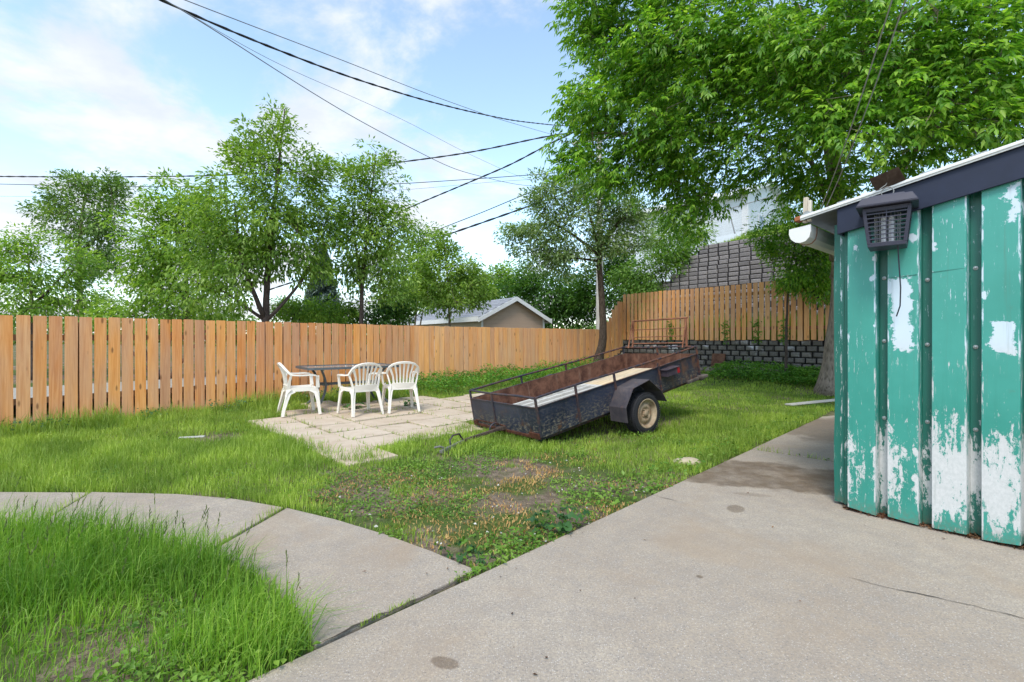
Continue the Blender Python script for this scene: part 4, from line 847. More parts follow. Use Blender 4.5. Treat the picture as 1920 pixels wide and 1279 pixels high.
# ================================================================== SMALL THINGS LYING ABOUT
a, b = gp(1478, 764), gp(1600, 753); d_ = nrm(b-a); z = float(terr(*a))+.05
m = MB(); m.bar(v3(a, z), v3(b, float(terr(*b))+.07), .15, .022); tag(m.build('bleached_plank', M['oldwhite'], bevel=.003), 'flaking white plank lying in the grass beside the shed', 'plank')
a, b = gp(336, 829), gp(384, 827); m = MB(); m.bar(v3(a, .055), v3(b, .06), .04, .018); tag(m.build('short_stick', M['oldwhite'], bevel=.003), 'short white stick lying in the left lawn', 'stick')
def rock(name, p, r, fl, label, cat, mat):
    import bmesh
    bm = bmesh.new(); bmesh.ops.create_icosphere(bm, subdivisions=3, radius=1)
    sd_ = random.uniform(0, 50)
    for v in bm.verts:
        k = .75+.5*float(vnoise(v.co.x+v.co.z*.7, v.co.y-v.co.z*.4, 1.3, sd_)); v.co = Vector((v.co.x*r*k, v.co.y*r*k*.8, v.co.z*r*k*fl))
    me = bpy.data.meshes.new(name); bm.to_mesh(me); bm.free(); me.materials.append(mat)
    for q in me.polygons: q.use_smooth = True
    o = bpy.data.objects.new(name, me); COL.objects.link(o); o.location = (p[0], p[1], float(terr(*p))+r*fl*.35); return tag(o, label, cat)
q = gp(1288, 868); rock('flat_stone', q, .135, .30, 'flat tan stone half sunk in the lawn near the concrete', 'stone', M['stone'])
wl = lambda t, d: C2+ALG*t-OUT*d
p = wl(3.35, .10); bz = float(terr(*p)); al3 = np.array((*ALG, 0)); o3 = np.array((*OUT, 0))
m = MB(); m.obox(v3(p, bz-.02)-o3*.12, al3*.40, o3*.02, np.array((0, 0, .46))+o3*.10); tag(m.build('rusty_plate', M['rust'], bevel=.002), 'square rusty steel plate leaning against the low block wall', 'steel plate')
p = wl(4.15, .55); m = MB(); P = [v3(p+ALG*s, float(terr(*(p+ALG*s)))+.08) for s in np.linspace(0, 1.5, 6)]; m.tube(P, [.07, .075, .07, .068, .066, .06], 10); tag(m.build('old_timber', M['log'], smooth=50), 'grey timber edging lying at the foot of the block wall', 'timber')
for k in range(6):
    p = wl(3.0+k*.30, .70+.1*math.sin(k*3)); rock('edging_stone', p, random.uniform(.10, .15), .6, 'grey brown edging stone in the low row before the rusty plate', 'stone', M['block'].copy() if False else M['log'])['group'] = 'edging stones by the block wall'
# ================================================================== TREES
def grow(trunks, cl, seg=.35, start=.25, jit=.06, lift=.10):
    nodes = []; par = []; fixed = []
    for tp, r0, r1 in trunks:
        tp = np.asarray(tp, float); s = np.concatenate(([0], np.cumsum(np.linalg.norm(np.diff(tp, axis=0), axis=1)))); k = max(3, int(s[-1]/.25)); u = np.linspace(0, s[-1], k)
        Q = np.stack([np.interp(u, s, tp[:, j]) for j in range(3)], 1)
        for _ in range(2): Q[1:-1] = (Q[:-2]+2*Q[1:-1]+Q[2:])/4
        fixed.append((Q, np.linspace(r0, r1, k)**1))
    allq = np.concatenate([f[0] for f in fixed]); nodes = [q for q in allq]; par = [-1]*len(nodes)
    ok = np.zeros(len(nodes), bool); i = 0
    for Q, _ in fixed:
        k = len(Q); ok[i+int(k*start):i+k] = True; i += k
    nf = len(nodes); ok = list(ok)
    order = np.argsort([np.min(np.linalg.norm(allq[np.array(ok)]-c, axis=1)) for c in cl])
    cap = 40000; arr = np.zeros((cap, 3)); arr[:nf] = allq; okk = np.zeros(cap, bool); okk[:nf] = ok; n = nf; par = np.full(cap, -1); leafn = []
    for ci in order:
        c = cl[ci]; d = np.linalg.norm(arr[:n]-c, axis=1)+.55*np.maximum(0, arr[:n, 2]-c[2]+.1)+1e6*(~okk[:n]); j = int(np.argmin(d)); p = arr[j]; L = np.linalg.norm(c-p)
        k = max(1, int(round(L/seg))); pj = j
        if n+k >= cap: break
        bow = np.array((0, 0, lift*L))
        for q in range(1, k+1):
            f = q/k; arr[n] = p+(c-p)*f+bow*math.sin(math.pi*f)*.8+(RNG.normal(0, jit, 3)*(q < k)); par[n] = pj; okk[n] = True; pj = n; n += 1
        leafn.append(pj)
    return fixed, arr[:n], par[:n], nf, leafn
def wood_mesh(name, fixed, arr, par, nf, mat, parent, tip=.0045, expo=2.3, rmax=.2, sides=5):
    n = len(arr); acc = np.zeros(n); kids = np.zeros(n, int)
    for i in range(n-1, nf-1, -1):
        if kids[i] == 0: acc[i] = tip**expo
        acc[par[i]] += acc[i]; kids[par[i]] += 1
    r = np.minimum(acc**(1/expo), rmax); idx = np.arange(nf, n); a = arr[par[idx]]; b = arr[idx]; rb = r[idx]; ra = np.where(par[idx] >= nf, np.minimum(r[par[idx]], rb*1.5), rb*1.25)
    d = unit(b-a); u = unit(np.cross(d, np.where(np.abs(d[:, 2:3]) > .9, (1., 0, 0), (0, 0, 1.)))); w_ = np.cross(d, u); an = np.linspace(0, 2*math.pi, sides, endpoint=False)
    ca, sa = np.cos(an)[None, :, None], np.sin(an)[None, :, None]; ring = ca*u[:, None]+sa*w_[:, None]
    A = (a-d*rb[:, None]*.5)[:, None]+ring*ra[:, None, None]; B = (b+d*rb[:, None]*.3)[:, None]+ring*rb[:, None, None]
    V = np.concatenate((A, B), 1).reshape(-1, 3); base = (np.arange(len(idx))*2*sides)[:, None, None]; j = np.arange(sides)
    qd = np.stack((j, (j+1) % sides, sides+(j+1) % sides, sides+j), 1)[None]; lo = (base+qd).ravel(); sz = np.full(len(idx)*sides, 4)
    mb = MB()
    for Q, rr in fixed:
        fl = 1+.9*np.exp(-np.arange(len(Q))*.9) if rr[0] > .09 else np.ones(len(Q))
        mb.tube(Q+RNG.normal(0, .008, Q.shape)*min(1, rr[0]*10), rr*fl, 14)
    off = len(V); V = np.concatenate((V, np.array(mb.v))); lo2 = []; s2 = []
    for f in mb.f: lo2 += [off+q for q in f]; s2.append(len(f))
    return np_mesh(name, V, np.concatenate((lo, np.array(lo2))), np.concatenate((sz, np.array(s2))), mat, parent, smooth=True)
def lobes_px(L):
    out = []
    for (x, y, rx, ry, Y) in L: c = px(x, y, Y); a, b = rx/F*Y, ry/F*Y; out.append((c, np.array((a, min(max(a, b)*.85, 2.4), b))))
    return out
def clusters(lobes, n, shell=.45):
    vol = np.array([r[0]*r[2]+.02 for c, r in lobes]); vol /= vol.sum(); pts = []
    for (c, r), f in zip(lobes, vol):
        k = max(2, int(round(n*f))); d = unit(RNG.normal(size=(k, 3))); rad = RNG.random(k)**shell; pts.append(c+d*rad[:, None]*r*(.84+.38*RNG.random((k, 1))**2.2))
    return np.concatenate(pts)
def foliage(cl, per, cr, L, Wd, center, droop=.35, flat=.6, upn=.55):
    N = len(cl)*per; c = np.repeat(cl, per, 0); g = RNG.normal(0, 1, (N, 3)); g = g/(.6+.5*np.linalg.norm(g, axis=1)[:, None]); p = c+g*np.array((cr, cr, cr*flat))
    outw = unit(c-center); keepw = np.repeat(RNG.uniform(.5, 1.25, len(cl)), per); d = unit(g*.7+outw*.7+RNG.normal(0, .5, (N, 3))); d[:, 2] -= droop; nn = RNG.normal(0, 1, (N, 3))*(1-upn)*.9+outw*.25; nn[:, 2] += upn*1.3
    sz = RNG.uniform(.45, 1.22, N); kq = RNG.random(N) < keepw; wq = Wd*sz*RNG.uniform(.85, 1.1, N); return p[kq], d[kq], nn[kq], (L*sz)[kq], wq[kq]
def tree(name, label, cat, group, trunks, lobes, ncl, per, cr, L, Wd, mat, bark, tip=.0045, droop=.35, shell=.45, start=.25, jit=.05, rmax=.09, lift=.1, flat=.65, seg=.35):
    base = np.asarray(trunks[0][0][0]); t = thing(name, base, label, cat, group)
    lb = lobes_px(lobes); cl = clusters(lb, ncl, shell); fx, arr, par, nf, ln = grow(trunks, cl, seg, start, jit, lift)
    wood_mesh('trunk', fx, arr, par, nf, M[bark], t, tip, rmax=rmax)
    cen = np.mean([c for c, r in lb], 0); p, d, nn, l, w_ = foliage(cl, per, cr, L, Wd, cen, droop, flat)
    # twigs also carry leaves
    tw = np.array([i for i in range(nf, len(arr)) if RNG.random() < .6])
    if len(tw):
        p2, d2, n2, l2, w2 = foliage(arr[tw], max(2, per//9), cr*.5, L, Wd, cen, droop, flat); p = np.concatenate((p, p2)); d = np.concatenate((d, d2)); nn = np.concatenate((nn, n2)); l = np.concatenate((l, l2)); w_ = np.concatenate((w_, w2))
    leaves('crown', p, d, nn, l, w_, M[mat], t); return t
def tk(pts): return [px(*q) for q in pts]
def gz_(x, Y): X = (x-CX)/F*Y; return np.array((X, Y, float(terr(X, Y))-.05))

# chokecherry behind the cedar fence
tree('cherry_tree', 'tall pointed tree with dark forked trunk, tallest behind the long cedar fence', 'tree', None,
     [([gz_(497, 11.2)]+tk([(497, 600, 11.2), (499, 560, 11.2), (503, 500, 11.2), (508, 420, 11.3), (520, 330, 11.3), (530, 240, 11.3), (533, 205, 11.3)]), .10, .012),
      (tk([(497, 598, 11.2), (486, 570, 11.0), (462, 520, 10.8), (445, 450, 10.7), (440, 380, 10.7)]), .06, .012), (tk([(498, 602, 11.2), (475, 588, 11.1), (440, 558, 10.9), (410, 540, 10.8)]), .045, .012),
      (tk([(501, 600, 11.2), (530, 570, 11.3), (575, 520, 11.4), (600, 440, 11.5)]), .045, .012)],
     [(500, 285, 62, 70, 11.3), (530, 230, 26, 42, 11.3), (447, 300, 38, 40, 11.2), (450, 400, 105, 85, 10.9), (545, 400, 85, 110, 11.5), (590, 330, 38, 70, 11.4), (430, 500, 90, 55, 10.8), (545, 500, 62, 45, 11.3), (400, 555, 90, 30, 10.8), (470, 470, 70, 60, 11.2), (600, 455, 40, 55, 11.5)],
     380, 58, .215, .125, .054, 'l_cherry', 'bark2', droop=.45)
tree('bushy_cherry_tree', 'broad low leafy tree to the left of the tallest fence tree', 'tree', None,
     [([gz_(352, 12.5)]+tk([(352, 600, 12.5), (350, 540, 12.5), (345, 460, 12.5), (340, 380, 12.6)]), .08, .014), (tk([(351, 570, 12.5), (310, 500, 12.4), (285, 440, 12.4)]), .05, .012)],
     [(330, 400, 70, 62, 12.5), (285, 460, 66, 70, 12.4), (360, 480, 80, 62, 12.4), (300, 545, 80, 45, 12.3), (390, 420, 45, 60, 12.5)],
     270, 56, .21, .128, .058, 'l_bush', 'bark2', droop=.4)
tree('slender_tree', 'slender upright tree behind the fence above the white chairs', 'tree', None,
     [([gz_(676, 12.6)]+tk([(677, 600, 12.6), (680, 520, 12.6), (690, 420, 12.7), (700, 330, 12.7), (705, 285, 12.7)]), .075, .01), (tk([(679, 560, 12.6), (668, 470, 12.6), (660, 380, 12.6)]), .04, .01)],
     [(705, 315, 42, 40, 12.7), (690, 380, 62, 55, 12.6), (740, 420, 40, 70, 12.7), (690, 460, 75, 60, 12.6), (665, 330, 32, 40, 12.6), (712, 530, 72, 48, 12.6), (650, 420, 35, 45, 12.6), (655, 500, 40, 40, 12.6)],
     250, 54, .21, .124, .054, 'l_cherry', 'bark2', droop=.5)
tree('young_tree', 'small young tree with thin pale trunk in front of the garage', 'tree', None,
     [([gz_(846, 16.0)]+tk([(843, 600, 16.0), (841, 560, 16.0), (838, 500, 16.0), (832, 440, 16.0)]), .055, .01)],
     [(832, 462, 30, 38, 16), (850, 515, 62, 40, 16), (800, 515, 45, 45, 16), (885, 540, 36, 40, 15.8), (838, 560, 55, 32, 15.8), (790, 555, 35, 30, 16)],
     220, 50, .23, .138, .062, 'l_cherry', 'bark', droop=.4)
tree('yard_tree', 'leaning flaky-barked tree with grey green leaves inside the fence corner', 'tree', None,
     [([gz_(1118, 15.0)+np.array((0, 0, 0))]+tk([(1124, 668, 15), (1132, 640, 15), (1130, 590, 15), (1127, 540, 15), (1122, 485, 15), (1124, 462, 15), (1150, 430, 15), (1172, 405, 15)]), .135, .05),
      (tk([(1123, 480, 15), (1095, 455, 14.9), (1060, 430, 14.8), (1020, 410, 14.7)]), .06, .015), (tk([(1123, 470, 15), (1110, 420, 15.1), (1095, 360, 15.2)]), .06, .015), (tk([(1122, 490, 15), (1080, 482, 14.7), (1030, 490, 14.5)]), .04, .012)],
     [(1060, 400, 85, 70, 14.8), (1012, 440, 62, 60, 14.6), (1110, 350, 75, 45, 15), (1185, 420, 50, 60, 15), (1150, 395, 60, 60, 15.1), (1020, 365, 40, 40, 14.7), (1050, 480, 80, 45, 14.7), (970, 440, 32, 36, 14.6), (1140, 460, 60, 38, 15)],
     430, 58, .22, .112, .055, 'l_olive', 'bark3', droop=.2, rmax=.07)
# the big ash over the shed
AB = np.array((6.95, 10.5, float(terr(6.95, 10.5))-.08))
def ash():
    t = thing('ash_tree', AB, 'large spreading ash tree whose canopy hangs over the shed', 'tree')
    trunks = [([AB]+[AB+np.array(q) for q in ((.02, 0, .5), (.10, 0, 1.2), (.16, -.05, 2.2), (.05, -.2, 3.4), (-.2, -.4, 4.6), (-.6, -.7, 6.0), (-.8, -.9, 7.6))], .225, .07),
              ([AB+np.array((.1, -.1, 2.6))]+tk([(1550, 250, 9.9), (1470, 150, 9.3), (1330, 110, 9.0), (1180, 100, 9.0)]), .10, .03), ([AB+np.array((.06, -.15, 3.0))]+tk([(1560, 170, 8.6), (1640, 60, 7.4), (1740, 0, 6.6)]), .12, .03),
              ([AB+np.array((.1, -.1, 3.3))]+tk([(1520, 290, 9.8), (1400, 250, 9.4), (1260, 250, 9.2), (1110, 250, 9.2)]), .055, .02), ([AB+np.array((.15, 0, 2.5))]+tk([(1700, 300, 8.8), (1800, 200, 7.4), (1880, 120, 6.6)]), .10, .025)]
    lobes = [(1125, 55, 70, 75, 9.3), (1110, 215, 62, 75, 9.3), (1170, 150, 90, 90, 9.1), (1090, 290, 48, 48, 9.4), (1160, 320, 60, 48, 9.4), (1270, 80, 110, 110, 8.7), (1260, 235, 95, 75, 9.0), (1370, 170, 100, 90, 8.6), (1400, 60, 110, 90, 8.2), (1330, 300, 70, 40, 9.5), (1455, 250, 90, 52, 8.3), (1500, 130, 100, 90, 7.8), (1560, 250, 85, 55, 7.6), (1580, 60, 110, 90, 7.2), (1640, 200, 100, 80, 6.9), (1700, 290, 100, 45, 7.4), (1720, 90, 110, 100, 6.6), (1800, 200, 100, 80, 6.3), (1850, 60, 110, 110, 6.2), (1880, 230, 70, 50, 6.6), (1960, 140, 90, 120, 6.3),
             (1290, 400, 40, 55, 9.6), (1275, 330, 50, 55, 9.5), (1515, 350, 50, 55, 9.8), (1470, 310, 40, 30, 9.4), (1372, 345, 46, 28, 9.8), (1330, 365, 40, 34, 9.7), (1590, 330, 80, 40, 9.0), (1205, 300, 60, 60, 9.4),
             (1180, -60, 140, 110, 9), (1400, -90, 170, 130, 8.5), (1650, -120, 180, 150, 7.5), (1900, -120, 180, 150, 6.6),
             (1440, 130, 120, 110, 10.5), (1620, 140, 150, 130, 9.6), (1250, 170, 130, 120, 10.6), (1760, 190, 130, 110, 8.8)]
    lb = lobes_px(lobes); cl = clusters(lb, 1900, .5); fx, arr, par, nf, ln = grow(trunks, cl, .32, .35, .05, .10)
    wood_mesh('trunk', fx, arr, par, nf, M['bark'], t, .0042, rmax=.09)
    cen = AB+np.array((-.5, -1, 3.5)); spn = 10; N = len(cl)*spn; c = np.repeat(cl, spn, 0); g = RNG.normal(0, 1, (N, 3)); g /= (.6+.5*np.linalg.norm(g, axis=1)[:, None]); sp0 = c+g*np.array((.235, .235, .13))
    out = unit((c-cen)*np.array((1, 1, .4))); ax = unit(out*.8+g*.6+RNG.normal(0, .45, (N, 3))); ax[:, 2] -= .30; ax = unit(ax); upv = np.tile((0, 0, 1.), (N, 1))+RNG.normal(0, .25, (N, 3)); sd_ = unit(np.cross(ax, upv)); nv = np.cross(sd_, ax)
    Lr = RNG.uniform(.15, .25, N)[:, None]; P, D, Nn, LL = [], [], [], []
    for fr, sg in ((.30, 1), (.30, -1), (.62, 1), (.62, -1), (.98, 0), (.86, 1), (.86, -1)):
        b = sp0+ax*Lr*fr-np.array((0, 0, 1))*Lr*.18*fr*fr; d = (ax*(.75 if sg else 1)+sd_*sg*.85); d = d-nv*.15; d[:, 2] -= .32+.25*RNG.random(N); P.append(b); D.append(d+RNG.normal(0, .1, (N, 3))); Nn.append(nv+sd_*sg*.1+RNG.normal(0, .22, (N, 3))); LL.append(RNG.uniform(.085, .135, N)*(1.12 if sg == 0 else 1))
    P, D, Nn, LL = map(np.concatenate, (P, D, Nn, LL)); kp = RNG.random(len(P)) < .93
    leaves('crown', P[kp], D[kp], Nn[kp], LL[kp], LL[kp]*RNG.uniform(.32, .42, kp.sum()), M['l_ash'], t, fold=.22, wide=.36)
ash()
tree('sapling', 'thin stemmed young tree standing before the raised fence beside the big ash trunk', 'tree', None,
     [([gz_(1474, 12.0)+np.array((0, 0, .0))]+tk([(1474, 660, 12), (1475, 600, 12), (1477, 540, 11.9), (1485, 480, 11.8), (1500, 420, 11.7)]), .036, .014)],
     [(1530, 500, 55, 62, 11.6), (1490, 455, 58, 46, 11.7), (1545, 440, 50, 50, 11.5), (1450, 430, 38, 28, 11.8), (1480, 535, 26, 22, 11.8), (1550, 545, 34, 30, 11.4), (1500, 400, 50, 28, 11.6), (1500, 520, 42, 40, 11.6), (1440, 470, 26, 30, 11.9), (1560, 480, 30, 60, 11.3)],
     330, 52, .21, .10, .040, 'l_ash', 'bark2', droop=.45)
# beyond the fences
tree('birch_tree', 'airy dark green tree rising behind the far left fence', 'tree', None,
     [([gz_(150, 21)]+tk([(150, 560, 21), (148, 470, 21), (155, 390, 21), (165, 340, 21)]), .16, .03), (tk([(149, 480, 21), (195, 430, 21), (215, 380, 21)]), .08, .02)],
     [(160, 352, 58, 30, 21), (200, 395, 50, 60, 21), (105, 385, 50, 35, 21), (150, 420, 60, 40, 21), (185, 480, 55, 50, 21), (215, 350, 28, 24, 21)],
     230, 52, .27, .17, .08, 'l_birch', 'bark', tip=.007, droop=.2, rmax=.1)
tree('leafy_tree', 'bright leafy tree at the far left edge behind the fence', 'tree', None,
     [([gz_(60, 13)]+tk([(62, 580, 13), (55, 520, 13), (50, 460, 13)]), .07, .014), (tk([(62, 570, 13), (110, 530, 13), (130, 500, 13)]), .04, .012)],
     [(45, 460, 55, 42, 13), (20, 520, 60, 60, 13), (100, 540, 75, 50, 13), (165, 565, 60, 35, 13), (140, 500, 50, 45, 13.2), (-60, 500, 70, 90, 13), (60, 575, 80, 25, 12.8)],
     250, 54, .21, .120, .054, 'l_bush', 'bark2', droop=.4)
def bush(name, label, cat, group, lobes, ncl, per, cr, L, Wd, mat, bark='bark2', **k):
    x0 = np.mean([q[0] for q in lobes]); Y = np.mean([q[4] for q in lobes]); b = gz_(x0, Y); yb = CY+(H-b[2])*F/Y
    trunks = []
    for q in lobes[:4]: trunks.append(([b+np.array((random.uniform(-.15, .15), 0, 0)), px((x0+q[0])/2, (yb+q[1])/2+8, (Y+q[4])/2), px(q[0], q[1], q[4])], .05, .012))
    return tree(name, label, cat, group, trunks, lobes, ncl, per, cr, L, Wd, mat, bark, **k)
bush('hedge_shrub', 'low bright shrub behind the fence left of the tallest tree trunk', 'shrub', None, [(250, 585, 60, 22, 12.5), (330, 592, 70, 22, 12.5), (410, 588, 60, 26, 12.4), (200, 590, 40, 20, 12.6)], 120, 46, .24, .10, .05, 'l_bush')
bush('hedge_shrub', 'glossy dark shrub between the two tall fence trees', 'shrub', None, [(560, 588, 60, 26, 12.8), (620, 590, 50, 28, 12.8), (545, 580, 30, 26, 12.9)], 120, 50, .22, .10, .045, 'l_bush')
bush('hedge_shrub', 'dark green shrub left of the garage roof', 'shrub', None, [(720, 592, 42, 24, 13.6), (660, 592, 30, 24, 13.4), (750, 580, 28, 30, 14)], 110, 46, .24, .11, .05, 'l_dark')
bush('leafy_tree', 'soft green tree in the gap between slender tree and young tree', 'tree', None, [(760, 500, 50, 60, 19), (790, 460, 40, 40, 19), (745, 555, 50, 40, 19), (800, 540, 40, 40, 19)], 200, 42, .36, .15, .07, 'l_cherry', 'bark')
bush('leafy_tree', 'mid green tree filling the background above the garage left slope', 'tree', None, [(920, 540, 62, 38, 31), (880, 560, 60, 36, 31), (960, 520, 40, 36, 31), (830, 575, 50, 28, 31)], 230, 42, .5, .24, .12, 'l_bush', 'bark')
bush('dense_tree', 'dense green tree right behind the garage gable', 'tree', None, [(1040, 545, 70, 45, 24), (990, 540, 50, 34, 24.5), (1085, 575, 48, 40, 24), (1020, 590, 60, 24, 24)], 330, 46, .42, .18, .09, 'l_dark', 'bark2')
bush('dense_tree', 'dense dark tree between the pole and the block wall', 'tree', None, [(1170, 560, 52, 42, 21.5), (1150, 500, 42, 45, 22), (1100, 545, 30, 50, 22), (1195, 590, 40, 25, 21)], 300, 46, .40, .16, .08, 'l_dark', 'bark2')
bush('bank_shrub', 'yellow green shrub spilling over the left end of the tall block wall', 'shrub', None, [(1200, 525, 48, 34, 19.2), (1250, 492, 46, 28, 19.0), (1215, 560, 30, 26, 18.9), (1285, 470, 34, 20, 18.9)], 220, 44, .30, .15, .06, 'l_bank')
bush('bank_shrub', 'feathery green shrub hanging over the top of the tall block wall', 'shrub', None, [(1270, 430, 55, 30, 19.6), (1230, 455, 40, 26, 19.8), (1310, 445, 26, 20, 19.0)], 140, 40, .30, .14, .05, 'l_bush')
def spruce(x, ytop, ybot, Y, wpx):
    b = gz_(x, Y); top = px(x, ytop, Y); t = thing('spruce_tree', b, 'distant grey green spruce between the fence trees', 'tree')
    m = MB(); m.tube([b, (b+top)/2, top], [.2, .12, .02], 8); m.build('trunk', M['bark2'], t, smooth=50)
    n_ = 15000; u = RNG.random(n_)**.8; a = RNG.random(n_)*2*math.pi; lay_ = np.floor(u*16)/16+.02*RNG.random(n_); rr = wpx/F*Y*(lay_*.95+.05)*RNG.random(n_)**.5*(.75+.25*np.sin(a*5+lay_*40))
    zt = top[2]-(top[2]-px(x, ybot, Y)[2])*lay_-rr*.25+RNG.normal(0, .08, n_); P = np.stack((b[0]+rr*np.cos(a), b[1]+rr*np.sin(a), zt), 1)
    leaves('crown', P, np.stack((np.cos(a), np.sin(a), -.3+0*a), 1)+RNG.normal(0, .4, (n_, 3)), RNG.normal(0, .5, (n_, 3))+(0, 0, 1), np.full(n_, .34), np.full(n_, .10), M['l_spruce'], t)
spruce(604, 462, 600, 34, 46)
# a far belt of trees closes the horizon
pts = []
for x in np.arange(-700, 2700, 9):
    Y = 75+14*math.sin(x*.013)+random.uniform(-5, 5); h = 22+12*vnoise(np.array([x*.02]), np.array([2.0]))[0]*1.6; k = 26
    for _ in range(k): pts.append(px(x+random.gauss(0, 9), CY+6-random.random()**.8*h*(1.2 if x < 500 else .95), Y+random.uniform(-2, 2)))
pts = np.array(pts); N = len(pts)*3; pp = np.repeat(pts, 3, 0)+RNG.normal(0, .5, (N, 3)); pp[:, 2] = np.maximum(pp[:, 2], .1)
tag(leaves('distant_wood', pp, RNG.normal(0, 1, (N, 3)), RNG.normal(0, .6, (N, 3))+(0, -.3, 1), RNG.uniform(.5, 1.0, N), RNG.uniform(.3, .6, N), M['l_birch'], origin=(0, 75, 0)), 'far belt of trees along the horizon', None, None, 'stuff')

# ================================================================== GRASS AND GROUND COVER
patch = [gp(-500, 1008), gp(-100, 1012), gp(60, 1014), gp(200, 1020), gp(385, 1050), gp(488, 1098), gp(556, 1160), gp(586, 1218), gp(520, 1262), np.array((-.97, 1.82)), np.array((-1.5, 1.2)), np.array((-5, 1.2))]
hard = [near, far_, [tuple(q) for q in pA], [tuple(q) for q in pB], [tuple(q) for q in pC], patch]
wall_d = lambda x, y: -((x-C2[0])*OUT[0]+(y-C2[1])*OUT[1])
fl = lambda x, y, p, d: (x-p[0])*d[1]-(y-p[1])*d[0]         # > 0 on the yard side of a fence line
TA = np.array((.809, .588)); TB = np.array((-.588, .809))
patio_in = [np.mean(c, axis=0) for c in patio_cells]
def yard(x, y, edge=.0):
    k = (np.abs(x) < 1.16*y+.4) & (wall_d(x, y) > .03) & (fl(x, y, FL0, fd1) > .02) & (fl(x, y, FC, fd2) > .02)
    for hpoly in hard: k &= ~inpoly(x, y, hpoly)
    on = np.zeros(x.shape, bool)
    for cs in patio_cells: on |= inpoly(x, y, cs)
    k &= ~on
    s = (x-SC[0])*si[0]+(y-SC[1])*si[1]; q = (x-SC[0])*sw[0]+(y-SC[1])*sw[1]; k &= ~((s > -.03) & (q > 0))
    return k
def scatter(n, x0, x1, y0, y1):
    return RNG.uniform(x0, x1, n), RNG.uniform(y0, y1, n)
def bare(x, y):                                            # worn ground in front of the trailer
    d = (np.maximum(np.abs((x+.05)*.71+(y-4.15)*-.70)/1.7, 0))**2+(((x+.05)*.70+(y-4.15)*.71)/1.6)**2
    b = 1-sstep(.45, 1.20, np.sqrt(d)+(fbm(x, y, 2.2)-.5)*.9)
    d2 = np.hypot((x+.5)/.7, (y-4.7)/.45); b = np.maximum(b, .9*(1-sstep(.5, 1.1, d2+(fbm(x, y, 3)-.5)*.7)))
    d3 = np.hypot((x+3.9)/.35, (y-6.4)/.35); b = np.maximum(b, .9*(1-sstep(.5, 1.2, d3)))*(.25+.75*sstep(2.7, 3.2, y+.3*fbm(x, y, 3, 77)))
    return b
def lawn():
    P, Hh, Wd = [], [], []
    for (y0, y1, dens, wd) in ((2.6, 4.2, 5200, .0048), (4.2, 6, 3600, .0056), (6, 8.5, 2300, .0070), (8.5, 12, 1300, .0092), (12, 17, 800, .012)):
        x0, x1 = max(-8.5, -1.16*y1), min(8, .75*y1+.5); n_ = int((x1-x0)*(y1-y0)*dens); x, y = scatter(n_, x0, x1, y0, y1); k = yard(x, y)
        b = bare(x, y); clump = fbm(x, y, 1.7, 3); k &= RNG.random(n_) < np.clip(1.0-b*1.35*sstep(.24, .44, fbm(x, y, 2.4, 33)), .03, 1)*np.clip(.35+1.5*clump, .3, 1)
        x, y = x[k], y[k]; b = b[k]; cl = fbm(x, y, 1.1, 7); h = .042+.065*cl*(1-.65*b)-.014*b
        left = (1-sstep(-2.6, -1.2, x)); h = h+left*.055*fbm(x, y, .8, 2)*1.5
        dfl = np.minimum(fl(x, y, FL0, fd1), fl(x, y, FC, fd2)); h = h+.13*(1-sstep(.2, 1.0, dfl))*fbm(x, y, 2.5, 4)*1.4
        tx = (x-TO[0])*TA[0]+(y-TO[1])*TA[1]; ty = (x-TO[0])*TB[0]+(y-TO[1])*TB[1]; fr = (1-sstep(.15, .5, np.abs(ty-.7)-.75))*(1-sstep(.05, .45, np.abs(tx+.35)-.3)); h = h+.045*fr
        edge = (1-sstep(.1, .45, np.abs(ty+.18)))*sstep(-.2, 0, tx)*(1-sstep(1.2, 1.6, tx)); h = h-.012*edge
        right = sstep(1.7, 2.6, x)*(1-sstep(7, 9, y)); h = h+right*.06*fbm(x, y, 2, 9)*1.6
        under = (tx > .15) & (tx < TL) & (ty > .05) & (ty < TW); kk = ~under | (RNG.random(len(x)) < .3)
        x, y, h = x[kk], y[kk], h[kk]; h *= RNG.uniform(.55, 1.25, len(x)); P.append(np.stack((x, y, terr(x, y)-.012+(fbm(x, y, 1.3)-.5)*.05), 1)); Hh.append(h); Wd.append(np.full(len(x), wd)*RNG.uniform(.7, 1.2, len(x)))
    P, Hh, Wd = map(np.concatenate, (P, Hh, Wd)); tag(blades('lawn', P, Hh, Wd, M['g_lawn'], .75, origin=(0, 6, 0)), 'patchy green lawn across the back yard', None, None, 'stuff'); print('lawn', len(P))
    # straw coloured dead grass on the worn patch
    x, y = scatter(48000, -2.6, 3, 2.7, 6.4); k = yard(x, y); st = fbm(x, y, 2.6, 21); k &= (RNG.random(len(x)) < .05+.95*sstep(.46, .56, st)) & (RNG.random(len(x)) < bare(x, y)*.6+.02); x, y = x[k], y[k]
    tag(blades('dry_grass', np.stack((x, y, terr(x, y)-.01), 1), RNG.uniform(.015, .042, len(x)), np.full(len(x), .0085), M['g_dry'], 1.6, origin=(0, 4, 0)), 'straw coloured dead grass on the worn ground before the trailer', None, None, 'stuff')
lawn()
